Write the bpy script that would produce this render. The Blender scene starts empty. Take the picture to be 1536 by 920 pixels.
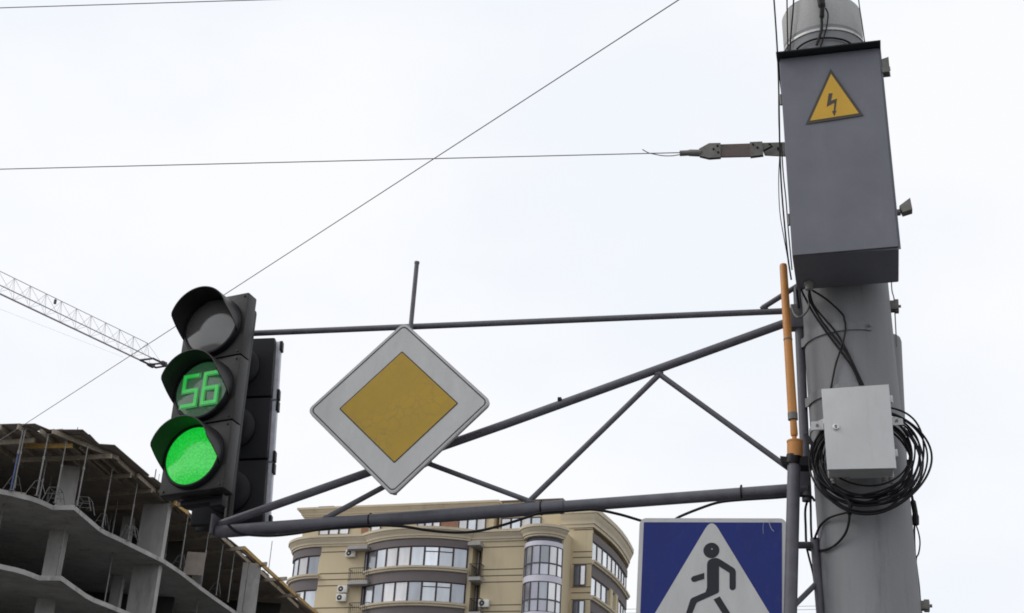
import bpy, bmesh, math, random
import numpy as np
from mathutils import Vector
random.seed(7)
sc = bpy.context.scene
COL = sc.collection
rad = math.radians
V = lambda *p: np.array(p, float)

# ------------------------------------------------------------------ camera
F = 2200.0; TH = rad(24); RO = rad(3.6); CX, CY = 768.0, 460.0
CAM = V(0, 0, 1.6)
fw = V(0, math.cos(TH), math.sin(TH)); r0 = V(1, 0, 0); u0 = V(0, -math.sin(TH), math.cos(TH))
RT = math.cos(RO) * r0 + math.sin(RO) * u0
UP = -math.sin(RO) * r0 + math.cos(RO) * u0
def ray(x, y): return fw + RT * (x - CX) / F + UP * (CY - y) / F
def atY(x, y, Y): d = ray(x, y); return CAM + d * (Y / d[1])
def atZ(x, y, Z): d = ray(x, y); return CAM + d * ((Z - CAM[2]) / d[2])
def onplane(x, y, p, n): d = ray(x, y); return CAM + d * (((p - CAM) @ n) / (d @ n))

cd = bpy.data.cameras.new('camera'); cam = bpy.data.objects.new('camera', cd); COL.objects.link(cam)
cd.sensor_width = 36; cd.lens = F / 1536 * 36; cd.clip_end = 3000; cd.clip_start = 0.05
from mathutils import Matrix
M = Matrix(((RT[0], UP[0], -fw[0], CAM[0]), (RT[1], UP[1], -fw[1], CAM[1]), (RT[2], UP[2], -fw[2], CAM[2]), (0, 0, 0, 1)))
cam.matrix_world = M
sc.camera = cam

# ------------------------------------------------------------------ materials
def srgb(r, g, b):
    f = lambda c: (c / 255 / 12.92) if c / 255 <= .04045 else ((c / 255 + .055) / 1.055) ** 2.4
    return (f(r), f(g), f(b))
def mat(name, col, rough=.6, metal=0., var=.15, scale=6., bump=.0, bscale=60., stretch=1., tint=None, coat=0., spec=.5,
        stain=0., stain_col=(.05, .045, .04), stain_scale=2.5, grime=0., grime_col=(.05, .045, .04), grime_scale=14., grime_stretch=8.):
    m = bpy.data.materials.new(name); m.use_nodes = True
    nt = m.node_tree; N = nt.nodes; L = nt.links; b = N['Principled BSDF']
    tc = N.new('ShaderNodeTexCoord'); mp = N.new('ShaderNodeMapping'); mp.inputs['Scale'].default_value = (1, 1, 1 / stretch)
    L.new(tc.outputs['Object'], mp.inputs['Vector'])
    n1 = N.new('ShaderNodeTexNoise'); n1.inputs['Scale'].default_value = scale; n1.inputs['Detail'].default_value = 8; n1.inputs['Roughness'].default_value = .62
    L.new(mp.outputs['Vector'], n1.inputs['Vector'])
    rp = N.new('ShaderNodeValToRGB')
    c = np.array(col); t = np.array(tint if tint else col)
    lo = np.clip(c * (1 - var), 0, 1); hi = np.clip(t * (1 + var), 0, 1)
    rp.color_ramp.elements[0].position = .3; rp.color_ramp.elements[1].position = .7
    rp.color_ramp.elements[0].color = (*lo, 1); rp.color_ramp.elements[1].color = (*hi, 1)
    L.new(n1.outputs['Fac'], rp.inputs['Fac'])
    src = rp.outputs['Color']
    if stain > 0:
        n2 = N.new('ShaderNodeTexNoise'); n2.inputs['Scale'].default_value = stain_scale; n2.inputs['Detail'].default_value = 6; n2.inputs['Roughness'].default_value = .7
        L.new(mp.outputs['Vector'], n2.inputs['Vector'])
        mr = N.new('ShaderNodeMapRange'); mr.inputs['From Min'].default_value = .52; mr.inputs['From Max'].default_value = .72
        mr.inputs['To Max'].default_value = stain
        L.new(n2.outputs['Fac'], mr.inputs['Value'])
        mx = N.new('ShaderNodeMix'); mx.data_type = 'RGBA'
        L.new(mr.outputs['Result'], mx.inputs['Factor']); L.new(src, mx.inputs['A']); mx.inputs['B'].default_value = (*stain_col, 1)
        src = mx.outputs['Result']
    if grime > 0:
        mpg = N.new('ShaderNodeMapping'); mpg.inputs['Scale'].default_value = (1, 1, 1 / grime_stretch); L.new(tc.outputs['Object'], mpg.inputs['Vector'])
        ng = N.new('ShaderNodeTexNoise'); ng.inputs['Scale'].default_value = grime_scale; ng.inputs['Detail'].default_value = 9; ng.inputs['Roughness'].default_value = .75
        L.new(mpg.outputs['Vector'], ng.inputs['Vector'])
        mg = N.new('ShaderNodeMapRange'); mg.inputs['From Min'].default_value = .54; mg.inputs['From Max'].default_value = .68; mg.inputs['To Max'].default_value = grime
        L.new(ng.outputs['Fac'], mg.inputs['Value'])
        mxg = N.new('ShaderNodeMix'); mxg.data_type = 'RGBA'; L.new(mg.outputs['Result'], mxg.inputs['Factor']); L.new(src, mxg.inputs['A']); mxg.inputs['B'].default_value = (*grime_col, 1)
        src = mxg.outputs['Result']
    L.new(src, b.inputs['Base Color'])
    mr2 = N.new('ShaderNodeMapRange'); mr2.inputs['To Min'].default_value = max(.03, rough - .1); mr2.inputs['To Max'].default_value = min(1, rough + .12)
    L.new(n1.outputs['Fac'], mr2.inputs['Value']); L.new(mr2.outputs['Result'], b.inputs['Roughness'])
    b.inputs['Metallic'].default_value = metal
    b.inputs['Specular IOR Level'].default_value = spec
    b.inputs['Coat Weight'].default_value = coat
    if bump:
        n3 = N.new('ShaderNodeTexNoise'); n3.inputs['Scale'].default_value = bscale; n3.inputs['Detail'].default_value = 4
        L.new(tc.outputs['Object'], n3.inputs['Vector'])
        bp = N.new('ShaderNodeBump'); bp.inputs['Strength'].default_value = bump; bp.inputs['Distance'].default_value = .01
        L.new(n3.outputs['Fac'], bp.inputs['Height']); L.new(bp.outputs['Normal'], b.inputs['Normal'])
    return m

MT = {}
MT['pole'] = mat('pole_concrete', (.225, .229, .24), .8, var=.14, scale=4, bump=.12, bscale=90, stretch=6, stain=.4, stain_col=(.14, .137, .132), stain_scale=2.2, grime=.6, grime_col=(.11, .112, .118), grime_scale=9, grime_stretch=12)
MT['pole_top'] = mat('pale_concrete', (.40, .40, .395), .85, var=.15, scale=6, bump=.3, bscale=90, stretch=3, stain=.3, stain_col=(.16, .16, .15), grime=.4, grime_col=(.2, .2, .19), grime_scale=9, grime_stretch=10)
MT['arm'] = mat('grey_arm_paint', (.105, .105, .127), .5, var=.18, scale=14, bump=.1, bscale=60, stain=.35, stain_col=(.06, .05, .05), stain_scale=9, grime=.45, grime_col=(.085, .062, .052), grime_scale=11, grime_stretch=2)
MT['box'] = mat('slate_enamel', (.150, .154, .185), .48, var=.10, scale=5, bump=.12, bscale=7, stain=.3, stain_col=(.10, .102, .125), stain_scale=2, grime=.3, grime_col=(.20, .20, .22), grime_scale=10, grime_stretch=9)
MT['white_box'] = mat('light_grey_enamel', (.56, .57, .575), .42, var=.04, scale=7, bump=.04, bscale=20, stain=.2, stain_col=(.42, .41, .385), stain_scale=5, grime=.22, grime_col=(.34, .325, .29), grime_scale=16, grime_stretch=9)
MT['sign_white'] = mat('sign_white', (.52, .52, .52), .55, spec=.3, var=.07, scale=9, bump=.1, bscale=40, stain=.25, stain_col=(.37, .36, .33), stain_scale=6, stretch=3, grime=.22, grime_col=(.36, .345, .31), grime_scale=18, grime_stretch=5)
MT['sign_rim'] = mat('sign_rim', (.42, .40, .40), .45, metal=.3, var=.1, scale=18)
MT['sign_back'] = mat('sign_back', (.12, .12, .13), .5, metal=.5, var=.15, scale=12)
MT['black_line'] = mat('sign_dark_ink', (.022, .022, .026), .5, var=.15, scale=12)
MT['figure'] = mat('sign_charcoal_ink', (.024, .026, .034), .55, spec=.25, var=.15, scale=14)
MT['blue'] = mat('sign_blue', (.0135, .027, .175), .5, spec=.25, var=.08, scale=8, stain=.2, stain_col=(.03, .04, .17), stain_scale=7, grime=.25, grime_col=(.06, .07, .17), grime_scale=30, grime_stretch=4)
MT['warn'] = mat('warning_yellow', (.62, .36, .022), .45, var=.06, scale=9)
MT['warn_ink'] = mat('warning_ink', (.05, .042, .03), .5, var=.1)
MT['lamp'] = mat('lamp_housing', (.015, .014, .0145), .42, spec=.35, var=.2, scale=9, bump=.08, bscale=40, stain=.3, stain_col=(.045, .042, .04), stain_scale=5)
MT['lamp_back'] = mat('lamp_housing_back', (.0085, .009, .0125), .5, spec=.25, var=.2, scale=9, bump=.05, bscale=40)
MT['lamp_edge'] = mat('lamp_seal', (.55, .56, .62), .5, var=.15, scale=20)
MT['black'] = mat('black_rubber', (.008, .0075, .010), .5, spec=.25, var=.2, scale=20)
MT['lens_off'] = mat('smoked_lens', (.085, .083, .081), .14, var=.08, scale=5, coat=.6, spec=1.)
MT['steel'] = mat('bright_steel', (.62, .62, .62), .35, metal=.6, var=.1, scale=20)
MT['band'] = mat('dull_steel_strap', (.48, .48, .47), .5, metal=.4, var=.2, scale=30)
MT['galv'] = mat('galvanised', (.17, .168, .155), .6, metal=.3, var=.25, scale=20, stain=.4, stain_col=(.1, .06, .045), stain_scale=12)
MT['rust'] = mat('rusty_bar', (.14, .115, .105), .8, var=.3, scale=14, stain=.6, stain_col=(.10, .05, .045), stain_scale=8)
MT['orange'] = mat('orange_paint', (.53, .225, .052), .5, var=.14, scale=12, stain=.35, stain_col=(.34, .20, .12), stain_scale=7, stretch=3, bump=.1)
MT['gland'] = mat('pale_plastic', (.30, .29, .27), .5, var=.1)
MT['wire'] = mat('wire_metal', (.20, .18, .205), .5, metal=.2, var=.2)
MT['conc'] = mat('raw_concrete', (.36, .352, .343), .9, var=.18, scale=1.3, bump=.3, bscale=9, stain=.5, stain_col=(.22, .213, .205), stain_scale=.7, stretch=2, grime=.6, grime_col=(.12, .112, .10), grime_scale=1.8, grime_stretch=5)
MT['conc_dark'] = mat('slab_concrete', (.17, .165, .16), .9, var=.2, scale=.7, bump=.2, bscale=6)
MT['inner'] = mat('interior_shade_wall', (.04, .039, .037), .95, var=.2, scale=1.5)  # near-black so the added walls read as deep interior shade
MT['timber'] = mat('grey_timber', (.31, .265, .205), .85, var=.25, scale=3, stain=.4, stain_col=(.10, .085, .07), stain_scale=2)
MT['timber_y'] = mat('yellow_timber', (.42, .27, .085), .75, var=.2, scale=3, stain=.3, stain_col=(.2, .15, .09), stain_scale=2)
MT['ply'] = mat('film_plywood', (.25, .215, .185), .7, var=.22, scale=1.5, stain=.4, stain_col=(.15, .13, .11), stain_scale=1.2)
MT['prop'] = mat('prop_steel', (.21, .205, .20), .55, metal=.3, var=.3, scale=3, stain=.4, stain_col=(.14, .10, .08), stain_scale=3)
MT['trestle'] = mat('dull_tube', (.11, .11, .11), .6, metal=.2, var=.2)
MT['prop_blue'] = mat('prop_blue', (.05, .085, .22), .55, var=.2, scale=3)
MT['crane'] = mat('crane_steel', (.36, .33, .36), .5, var=.15, scale=2)
MT['crane_dark'] = mat('crane_dark_steel', (.06, .06, .085), .5, var=.15, scale=2)
MT['beige'] = mat('beige_render', (.565, .478, .322), .85, var=.05, scale=.5, bump=.1, bscale=8, stain=.15, stain_col=(.47, .385, .25), stain_scale=.35, stretch=3, grime=.3, grime_col=(.38, .31, .21), grime_scale=1.2, grime_stretch=9)
MT['beige_trim'] = mat('beige_trim', (.58, .51, .385), .8, var=.05, scale=.7, stain=.18, stain_col=(.42, .35, .245), stain_scale=.6, stretch=2, grime=.4, grime_col=(.34, .28, .2), grime_scale=1.5, grime_stretch=4)
MT['groove'] = mat('facade_groove', (.13, .10, .08), .9, var=.1)
MT['brown'] = mat('brown_render', (.150, .130, .134), .8, var=.08, scale=.6, stain=.15, stain_col=(.12, .095, .10), stain_scale=.5, stretch=2, grime=.35, grime_col=(.10, .08, .08), grime_scale=1.5, grime_stretch=8)
MT['frame'] = mat('window_frame_brown', (.035, .022, .028), .45, var=.1)
MT['frame_blue'] = mat('window_frame_slate', (.06, .06, .085), .45, var=.1)
MT['brick'] = mat('terracotta', (.30, .155, .10), .85, var=.15)
MT['grey_slab'] = mat('balcony_slab', (.36, .35, .35), .8, var=.1, scale=2)
MT['lav'] = mat('pale_panel', (.62, .61, .70), .4, var=.04, scale=1)
MT['ac'] = mat('white_plastic', (.70, .69, .66), .45, var=.05, scale=3)
MT['iron'] = mat('wrought_iron', (.02, .02, .022), .5, var=.1)
MT['asphalt'] = mat('asphalt', (.034, .034, .036), .9, var=.2, scale=3, bump=.4, bscale=90)
MT['paving'] = mat('paving', (.06, .059, .058), .85, var=.15, scale=2, bump=.3, bscale=40)
MT['kerb'] = mat('kerb_stone', (.30, .295, .29), .8, var=.12, scale=4)
MT['paint'] = mat('road_paint', (.70, .70, .68), .7, var=.1, scale=6)
MT['earth'] = mat('dry_ground', (.04, .038, .033), .95, var=.25, scale=.3)

def glass(name, col, metal, rough):
    m = mat(name, col, rough, metal=metal, var=.16, scale=1.1, spec=.8, stretch=4)
    nt = m.node_tree; N = nt.nodes; L = nt.links; b = N['Principled BSDF']; oi = N.new('ShaderNodeObjectInfo')
    mr = N.new('ShaderNodeMapRange'); mr.inputs['To Min'].default_value = .62; mr.inputs['To Max'].default_value = 1.12; L.new(oi.outputs['Random'], mr.inputs['Value'])
    mx = N.new('ShaderNodeMix'); mx.data_type = 'RGBA'; mx.blend_type = 'MULTIPLY'; mx.inputs['Factor'].default_value = 1
    L.new(b.inputs['Base Color'].links[0].from_socket, mx.inputs['A']); L.new(mr.outputs['Result'], mx.inputs['B']); L.new(mx.outputs['Result'], b.inputs['Base Color'])
    return m
MT['hood'] = mat('hood_underside_shade', (.022, .028, .032), .5, var=.1, spec=.3)  # near-black teal puts the shade under the hood into its colour
MT['g_pale'] = glass('pane_lavender', (.56, .56, .64), .5, .1)
MT['g_white'] = glass('pane_with_white_blind', (.80, .80, .82), .35, .12)
MT['g_sky'] = glass('pane_reflecting', (.70, .74, .79), .6, .08)
MT['g_grey'] = glass('pane_grey', (.46, .49, .54), .5, .1)
MT['g_dark'] = glass('pane_dark', (.16, .17, .22), .4, .1)

def emis(name, col, strength, base, vor=None):
    m = bpy.data.materials.new(name); m.use_nodes = True
    nt = m.node_tree; N = nt.nodes; L = nt.links; b = N['Principled BSDF']
    b.inputs['Base Color'].default_value = (*base, 1); b.inputs['Roughness'].default_value = .16; b.inputs['Specular IOR Level'].default_value = .9
    b.inputs['Emission Color'].default_value = (*col, 1); b.inputs['Emission Strength'].default_value = strength
    if vor:
        tc = N.new('ShaderNodeTexCoord'); v = N.new('ShaderNodeTexVoronoi'); v.inputs['Scale'].default_value = vor
        L.new(tc.outputs['Object'], v.inputs['Vector'])
        mr = N.new('ShaderNodeMapRange'); mr.inputs['From Max'].default_value = .7; mr.inputs['To Min'].default_value = strength * 1.2; mr.inputs['To Max'].default_value = strength * .72
        L.new(v.outputs['Distance'], mr.inputs['Value']); L.new(mr.outputs['Result'], b.inputs['Emission Strength'])
        bp = N.new('ShaderNodeBump'); bp.inputs['Strength'].default_value = .22; bp.inputs['Distance'].default_value = .003
        L.new(v.outputs['Distance'], bp.inputs['Height']); L.new(bp.outputs['Normal'], b.inputs['Normal'])
    return m
MT['lens_lit'] = emis('backlit_smoked_lens', (.02, .14, .045), .4, (.11, .115, .11), 60)
MT['green'] = emis('lit_green_lens', (.002, .56, .035), 1.0, (.06, .16, .07), 95)
MT['digit'] = emis('lit_green_digit', (.015, .52, .06), .74, (.05, .12, .06))
MT['digit_dim'] = emis('digit_halo', (.01, .42, .045), .34, (.07, .1, .08))

# diamond yellow with fine crackle veins in the aged sheeting
def yellow_mat():
    m = mat('aged_yellow_sheeting', (.415, .262, .016), .5, var=.07, scale=7, bump=.06, bscale=30)
    nt = m.node_tree; N = nt.nodes; L = nt.links; b = N['Principled BSDF']
    tc = N.new('ShaderNodeTexCoord'); no = N.new('ShaderNodeTexNoise'); no.inputs['Scale'].default_value = 9
    L.new(tc.outputs['Object'], no.inputs['Vector'])
    ad = N.new('ShaderNodeMix'); ad.data_type = 'VECTOR'; ad.inputs['Factor'].default_value = .12
    L.new(tc.outputs['Object'], ad.inputs['A']); L.new(no.outputs['Color'], ad.inputs['B'])
    v = N.new('ShaderNodeTexVoronoi'); v.feature = 'DISTANCE_TO_EDGE'; v.inputs['Scale'].default_value = 19
    L.new(ad.outputs['Result'], v.inputs['Vector'])
    mr = N.new('ShaderNodeMapRange'); mr.inputs['From Max'].default_value = .06; mr.inputs['To Min'].default_value = .7; mr.inputs['To Max'].default_value = 0
    L.new(v.outputs['Distance'], mr.inputs['Value'])
    n2 = N.new('ShaderNodeTexNoise'); n2.inputs['Scale'].default_value = 3.5; L.new(tc.outputs['Object'], n2.inputs['Vector'])
    m2 = N.new('ShaderNodeMapRange'); m2.inputs['From Min'].default_value = .42; m2.inputs['From Max'].default_value = .6
    L.new(n2.outputs['Fac'], m2.inputs['Value'])
    mu = N.new('ShaderNodeMath'); mu.operation = 'MULTIPLY'; L.new(mr.outputs['Result'], mu.inputs[0]); L.new(m2.outputs['Result'], mu.inputs[1])
    old = b.inputs['Base Color'].links[0].from_socket
    mx = N.new('ShaderNodeMix'); mx.data_type = 'RGBA'; L.new(mu.outputs['Value'], mx.inputs['Factor']); L.new(old, mx.inputs['A']); mx.inputs['B'].default_value = (.30, .19, .05, 1)
    L.new(mx.outputs['Result'], b.inputs['Base Color'])
    return m
MT['yellow'] = yellow_mat()

# ------------------------------------------------------------------ mesh helpers
def unit(v): v = np.asarray(v, float); return v / np.linalg.norm(v)
class MB:
    def __init__(s): s.v = []; s.f = []; s.sm = []
    def add(s, vs, fs, smooth=False):
        o = len(s.v); s.v += [np.asarray(p, float) for p in vs]
        for f in fs: s.f.append([i + o for i in f]); s.sm.append(smooth)
        return s
    def bm(s, bm, smooth=False):
        bm.verts.ensure_lookup_table(); bm.verts.index_update()
        return s.add([np.array(v.co) for v in bm.verts], [[v.index for v in f.verts] for f in bm.faces], smooth)
    def box(s, c, a, b, n, w, h, d, bev=0.):
        """centre c, axes a,b,n, full sizes"""
        c = np.asarray(c, float); m = bmesh.new(); bmesh.ops.create_cube(m, size=1)
        for v in m.verts:
            p = c + a * v.co.x * w + b * v.co.y * h + n * v.co.z * d; v.co = Vector(p)
        if bev: bmesh.ops.bevel(m, geom=m.edges[:], offset=bev, segments=2, affect='EDGES', profile=.6)
        s.bm(m); m.free(); return s
    def tube(s, pts, r, seg=12, caps=True, closed=False):
        pts = [np.asarray(p, float) for p in pts]; n = len(pts)
        rs = r if hasattr(r, '__len__') else [r] * n
        def tan(i):
            if closed: return unit(pts[(i + 1) % n] - pts[(i - 1) % n])
            return unit(pts[min(i + 1, n - 1)] - pts[max(i - 1, 0)])
        t = tan(0); x = unit(np.cross(t, V(0, 0, 1)) if abs(t[2]) < .9 else np.cross(t, V(1, 0, 0)))
        vs = []; fs = []
        for i in range(n):
            t = tan(i); x = unit(x - t * (x @ t)); y = np.cross(t, x)
            for k in range(seg):
                a = 2 * math.pi * k / seg; vs.append(pts[i] + rs[i] * (math.cos(a) * x + math.sin(a) * y))
        for i in range(n if closed else n - 1):
            j = (i + 1) % n
            for k in range(seg): k2 = (k + 1) % seg; fs.append([i * seg + k, i * seg + k2, j * seg + k2, j * seg + k])
        s.add(vs, fs, True)
        if caps and not closed:
            s.add(vs[:seg], [list(range(seg))[::-1]]); s.add(vs[-seg:], [list(range(seg))])
        return s
    def cyl(s, p, q, r, seg=20): return s.tube([p, q], r, seg)
    def lathe(s, o, ax, prof, seg=32, a0=0, a1=2 * math.pi, x=None, sm=True):
        ax = unit(ax); x = unit(np.cross(ax, V(0, 0, 1)) if abs(ax[2]) < .9 else V(1, 0, 0)) if x is None else x
        y = np.cross(ax, x); full = abs(a1 - a0 - 2 * math.pi) < 1e-6; m = seg if full else seg + 1
        vs = []; fs = []
        for (r, t) in prof:
            for k in range(m):
                a = a0 + (a1 - a0) * k / seg; vs.append(o + ax * t + r * (math.cos(a) * x + math.sin(a) * y))
        for i in range(len(prof) - 1):
            for k in range(seg):
                k2 = (k + 1) % m; fs.append([i * m + k, i * m + k2, (i + 1) * m + k2, (i + 1) * m + k])
        return s.add(vs, fs, sm)
    def prism(s, poly, dv):
        n = len(poly); poly = [np.asarray(p, float) for p in poly]; dv = np.asarray(dv, float)
        s.add(poly, [list(range(n))]); s.add([p + dv for p in poly], [list(range(n))[::-1]])
        for i in range(n):
            j = (i + 1) % n; s.add([poly[i], poly[i] + dv, poly[j] + dv, poly[j]], [[0, 1, 2, 3]])
        return s
    def build(s, name, m, parent=None, loc=None, fix=True):
        loc = np.array(loc if loc is not None else ((parent['_loc']) if parent else (0, 0, 0)), float)
        me = bpy.data.meshes.new(name); me.from_pydata([tuple(p - loc) for p in s.v], [], s.f); me.materials.append(m)
        me.polygons.foreach_set('use_smooth', s.sm)
        if fix:
            b = bmesh.new(); b.from_mesh(me); bmesh.ops.remove_doubles(b, verts=b.verts, dist=1e-6); bmesh.ops.recalc_face_normals(b, faces=b.faces); b.to_mesh(me); b.free()
            try: me.set_sharp_from_angle(angle=rad(40))
            except Exception: pass
        me.update()
        o = bpy.data.objects.new(name, me); COL.objects.link(o)
        o['_loc'] = tuple(loc)
        if parent: o.parent = parent
        else: o.location = loc
        return o
def thing(name, label, cat, loc, group=None):
    o = bpy.data.objects.new(name, None); COL.objects.link(o); o.location = loc; o['_loc'] = tuple(loc); o.empty_display_size = .1
    return tag(o, label, cat, group)
def tag(o, label, cat, group=None):
    o['label'] = label; o['category'] = cat
    if group: o['group'] = group
    return o
def smooth_path(P, n=8, closed=False):
    P = [np.asarray(p, float) for p in P]; out = []; N = len(P)
    for i in range(N if closed else N - 1):
        g = (lambda k: P[k % N]) if closed else (lambda k: P[min(max(k, 0), N - 1)])
        p0, p1, p2, p3 = g(i - 1), g(i), g(i + 1), g(i + 2)
        for k in range(n):
            t = k / n; out.append(.5 * (2 * p1 + (p2 - p0) * t + (2 * p0 - 5 * p1 + 4 * p2 - p3) * t * t + (3 * p1 - p0 - 3 * p2 + p3) * t ** 3))
    if not closed: out.append(P[-1])
    return out
class Fr:
    """flat local frame: a right, b up, n toward the viewer"""
    def __init__(s, o, yaw, pit=0, rol=0):
        yaw, pit, rol = rad(yaw), rad(pit), rad(rol)
        n = V(-math.sin(yaw), -math.cos(yaw), 0); a = V(math.cos(yaw), -math.sin(yaw), 0); b = V(0, 0, 1)
        n2 = math.cos(pit) * n - math.sin(pit) * b; b2 = math.cos(pit) * b + math.sin(pit) * n
        s.a = math.cos(rol) * a + math.sin(rol) * b2; s.b = -math.sin(rol) * a + math.cos(rol) * b2; s.n = n2; s.o = np.asarray(o, float)
    def pt(s, x, y, d=0): return s.o + s.a * x + s.b * y + s.n * d
    def pix(s, px, py, d=0):
        q = onplane(px, py, s.o + s.n * d, s.n) - s.o; return q @ s.a, q @ s.b
    def P(s, px, py, d=0): x, y = s.pix(px, py, d); return s.pt(x, y, d)
    def box(s, mb, x, y, d0, w, h, dep, bev=0): return mb.box(s.pt(x, y, d0 + dep / 2), s.a, s.b, s.n, w, h, dep, bev)
    def poly(s, mb, pts, d0, dep): return mb.prism([s.pt(x, y, d0 + dep) for x, y in pts], -s.n * dep)
def rrect(w, h, r, n=6):
    out = []
    for cx, cy, a0 in ((w / 2 - r, h / 2 - r, 0), (-w / 2 + r, h / 2 - r, 90), (-w / 2 + r, -h / 2 + r, 180), (w / 2 - r, -h / 2 + r, 270)):
        for k in range(n + 1): a = rad(a0 + 90 * k / n); out.append((cx + r * math.cos(a), cy + r * math.sin(a)))
    return out
def ring_plate(fr, mb, outer, inner, d0, dep):
    n = len(outer); o = [fr.pt(x, y, d0 + dep) for x, y in outer]; i = [fr.pt(x, y, d0 + dep) for x, y in inner]
    o2 = [p - fr.n * dep for p in o]; i2 = [p - fr.n * dep for p in i]
    for k in range(n):
        j = (k + 1) % n
        mb.add([o[k], o[j], i[j], i[k]], [[0, 1, 2, 3]]); mb.add([o2[k], o2[j], i2[j], i2[k]], [[0, 3, 2, 1]])
        mb.add([o[k], o2[k], o2[j], o[j]], [[0, 1, 2, 3]]); mb.add([i[k], i[j], i2[j], i2[k]], [[0, 1, 2, 3]])

# ------------------------------------------------------------------ mast arm frame of reference
ARM = Fr(V(-.565, 7.29, 4.23), 13.)
def A(px, py, v=-.1): return ARM.P(px, py, v)

# ================================================================== concrete pole
pB = A(1308, 920); pT = A(1231.5, 26)
pdir = unit(pT - pB)
def pole_at(z):
    t = (z - pB[2]) / (pT[2] - pB[2]); return pB + (pT - pB) * t, .226 + (.219 - .226) * t
zg = .14
base, rb = pole_at(zg)
top, rt = pole_at(pT[2])
def poleS(px, py, off=.01):
    """point on the pole's near surface under a pixel, else on its mid plane"""
    d = unit(ray(px, py)); w = CAM - pB; R = .224 + off
    dp = d - pdir * (d @ pdir); wp = w - pdir * (w @ pdir)
    a = dp @ dp; b = 2 * dp @ wp; c = wp @ wp - R * R; D = b * b - 4 * a * c
    t = (-b - math.sqrt(D)) / (2 * a) if D > 0 else -b / (2 * a)
    return CAM + d * t
PL = thing('concrete_pole', 'thick grey round concrete pole carrying the boxes and the lamp arm', 'pole', base)
m = MB(); split, rs_ = pole_at(A(1240, 70)[2])
m.tube([base + (split - base) * k / 12 for k in range(13)], [rb + (rs_ - rb) * k / 12 for k in range(13)], 48)
m.build('shaft', MT['pole'], PL)
m = MB(); m.tube([split, top - pdir * .012, top], [rs_, rt, rt - .008], 48); m.lathe(top, pdir, [(rt - .01, 0), (rt - .05, .0), (rt - .055, -.3)], 48)
m.build('top_section', MT['pole_top'], PL)
def band(z, hgt, r_off, a0, a1, th=.006, seg=40):
    c, r = pole_at(z); r += r_off; mb = MB(); x = unit(ARM.a - pdir * (ARM.a @ pdir)); y = unit(ARM.n - pdir * (ARM.n @ pdir) - x * (ARM.n @ x))
    vs = []; fs = []
    for k in range(seg + 1):
        a = rad(a0 + (a1 - a0) * k / seg); e = math.cos(a) * x + math.sin(a) * y
        vs += [c + e * r - pdir * hgt / 2, c + e * (r + th) - pdir * hgt / 2, c + e * (r + th) + pdir * hgt / 2, c + e * r + pdir * hgt / 2]
    for k in range(seg):
        for q in range(4): fs.append([k * 4 + q, k * 4 + (q + 1) % 4, k * 4 + 4 + (q + 1) % 4, k * 4 + 4 + q])
    fs += [[0, 1, 2, 3], [seg * 4 + 3, seg * 4 + 2, seg * 4 + 1, seg * 4]]
    mb.add(vs, fs, True); return mb, c, x, y, r
zz = poleS(1231, 42)[2]
mb, *_ = band(zz, .015, .002, 0, 360, .004); mb.build('steel_band', MT['band'], PL)
zz = poleS(1290, 622)[2]
mb, *_ = band(zz, .024, .002, 0, 360, .004); mb.build('steel_band', MT['steel'], PL)
# clamps on the right edge of the pole
for (px, py, w, h) in ((1341, 460, .045, .05), (1386, 909, .05, .04)):
    p = A(px, py); mb = MB(); mb.box(p, ARM.a, ARM.b, ARM.n, w, h, .05, .004); mb.box(p + ARM.a * .012, ARM.a, ARM.b, ARM.n, w * .5, h * 1.4, .03, .003)
    mb.cyl(p - ARM.a * .04, p + ARM.a * (w / 2 + .012), .008, 8); mb.build('clamp', MT['galv'], PL)

# ================================================================== mast arm
AR = thing('mast_arm', 'long grey tubular truss arm holding the traffic lights and diamond sign', 'mast arm', A(1205, 740))
def tubep(pts, r, v=-.1, seg=20): return MB().tube([A(x, y, v) for x, y in pts], r, seg)
tubep([(374, 500.5), (1199, 466)], .0165).build('upper_tube', MT['arm'], AR)
lowL = [A(326, 798), A(846, 760.2)]; lowR = [A(838, 760.8), A(1212, 733)]
m = MB().tube(lowL, .0345, 24); m.build('lower_tube', MT['arm'], AR)
m = MB().tube(lowR, .030, 24); m.tube([A(840, 760.6), A(845, 760.3)], .0365, 24); m.build('lower_tube', MT['arm'], AR)
tubep([(330, 787), (760, 636), (988, 553.5), (1197, 478)], .0225).build('diagonal_tube', MT['arm'], AR)
tubep([(488, 778), (643, 694)], .0145).build('strut', MT['arm'], AR)
tubep([(640, 694.5), (797, 753)], .0135).build('strut', MT['arm'], AR)
tubep([(792, 754), (989, 562)], .0145).build('strut', MT['arm'], AR)
tubep([(987, 560), (1203, 717)], .0145).build('strut', MT['arm'], AR)
for (px, py, rr) in ((490, 777, .019), (641, 694.5, .020), (795, 753, .021), (988, 561.5, .021), (1199, 714, .019), (1146, 461.5, .017)):
    p = A(px, py); bl = MB(); rb_ = random.Random(int(px))
    bm_ = bmesh.new(); bmesh.ops.create_icosphere(bm_, subdivisions=3, radius=1)
    for v_ in bm_.verts:
        c_ = v_.co; k2 = 1 + .12 * math.sin(9 * c_.x + 3) * math.sin(8 * c_.z + 1) ; q_ = p + ARM.a * c_.x * rr * 1.25 * k2 + ARM.b * c_.z * rr * .8 * k2 + ARM.n * c_.y * rr * .8 * k2; v_.co = Vector(q_)
    bl.bm(bm_, True); bm_.free(); bl.build('weld', MT['arm'], AR)
tubep([(1144, 462), (1204, 424)], .014, -.1).build('brace', MT['arm'], AR)
tubep([(1196.5, 432), (1210.5, 752)], .024).build('end_tube', MT['arm'], AR)
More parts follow.
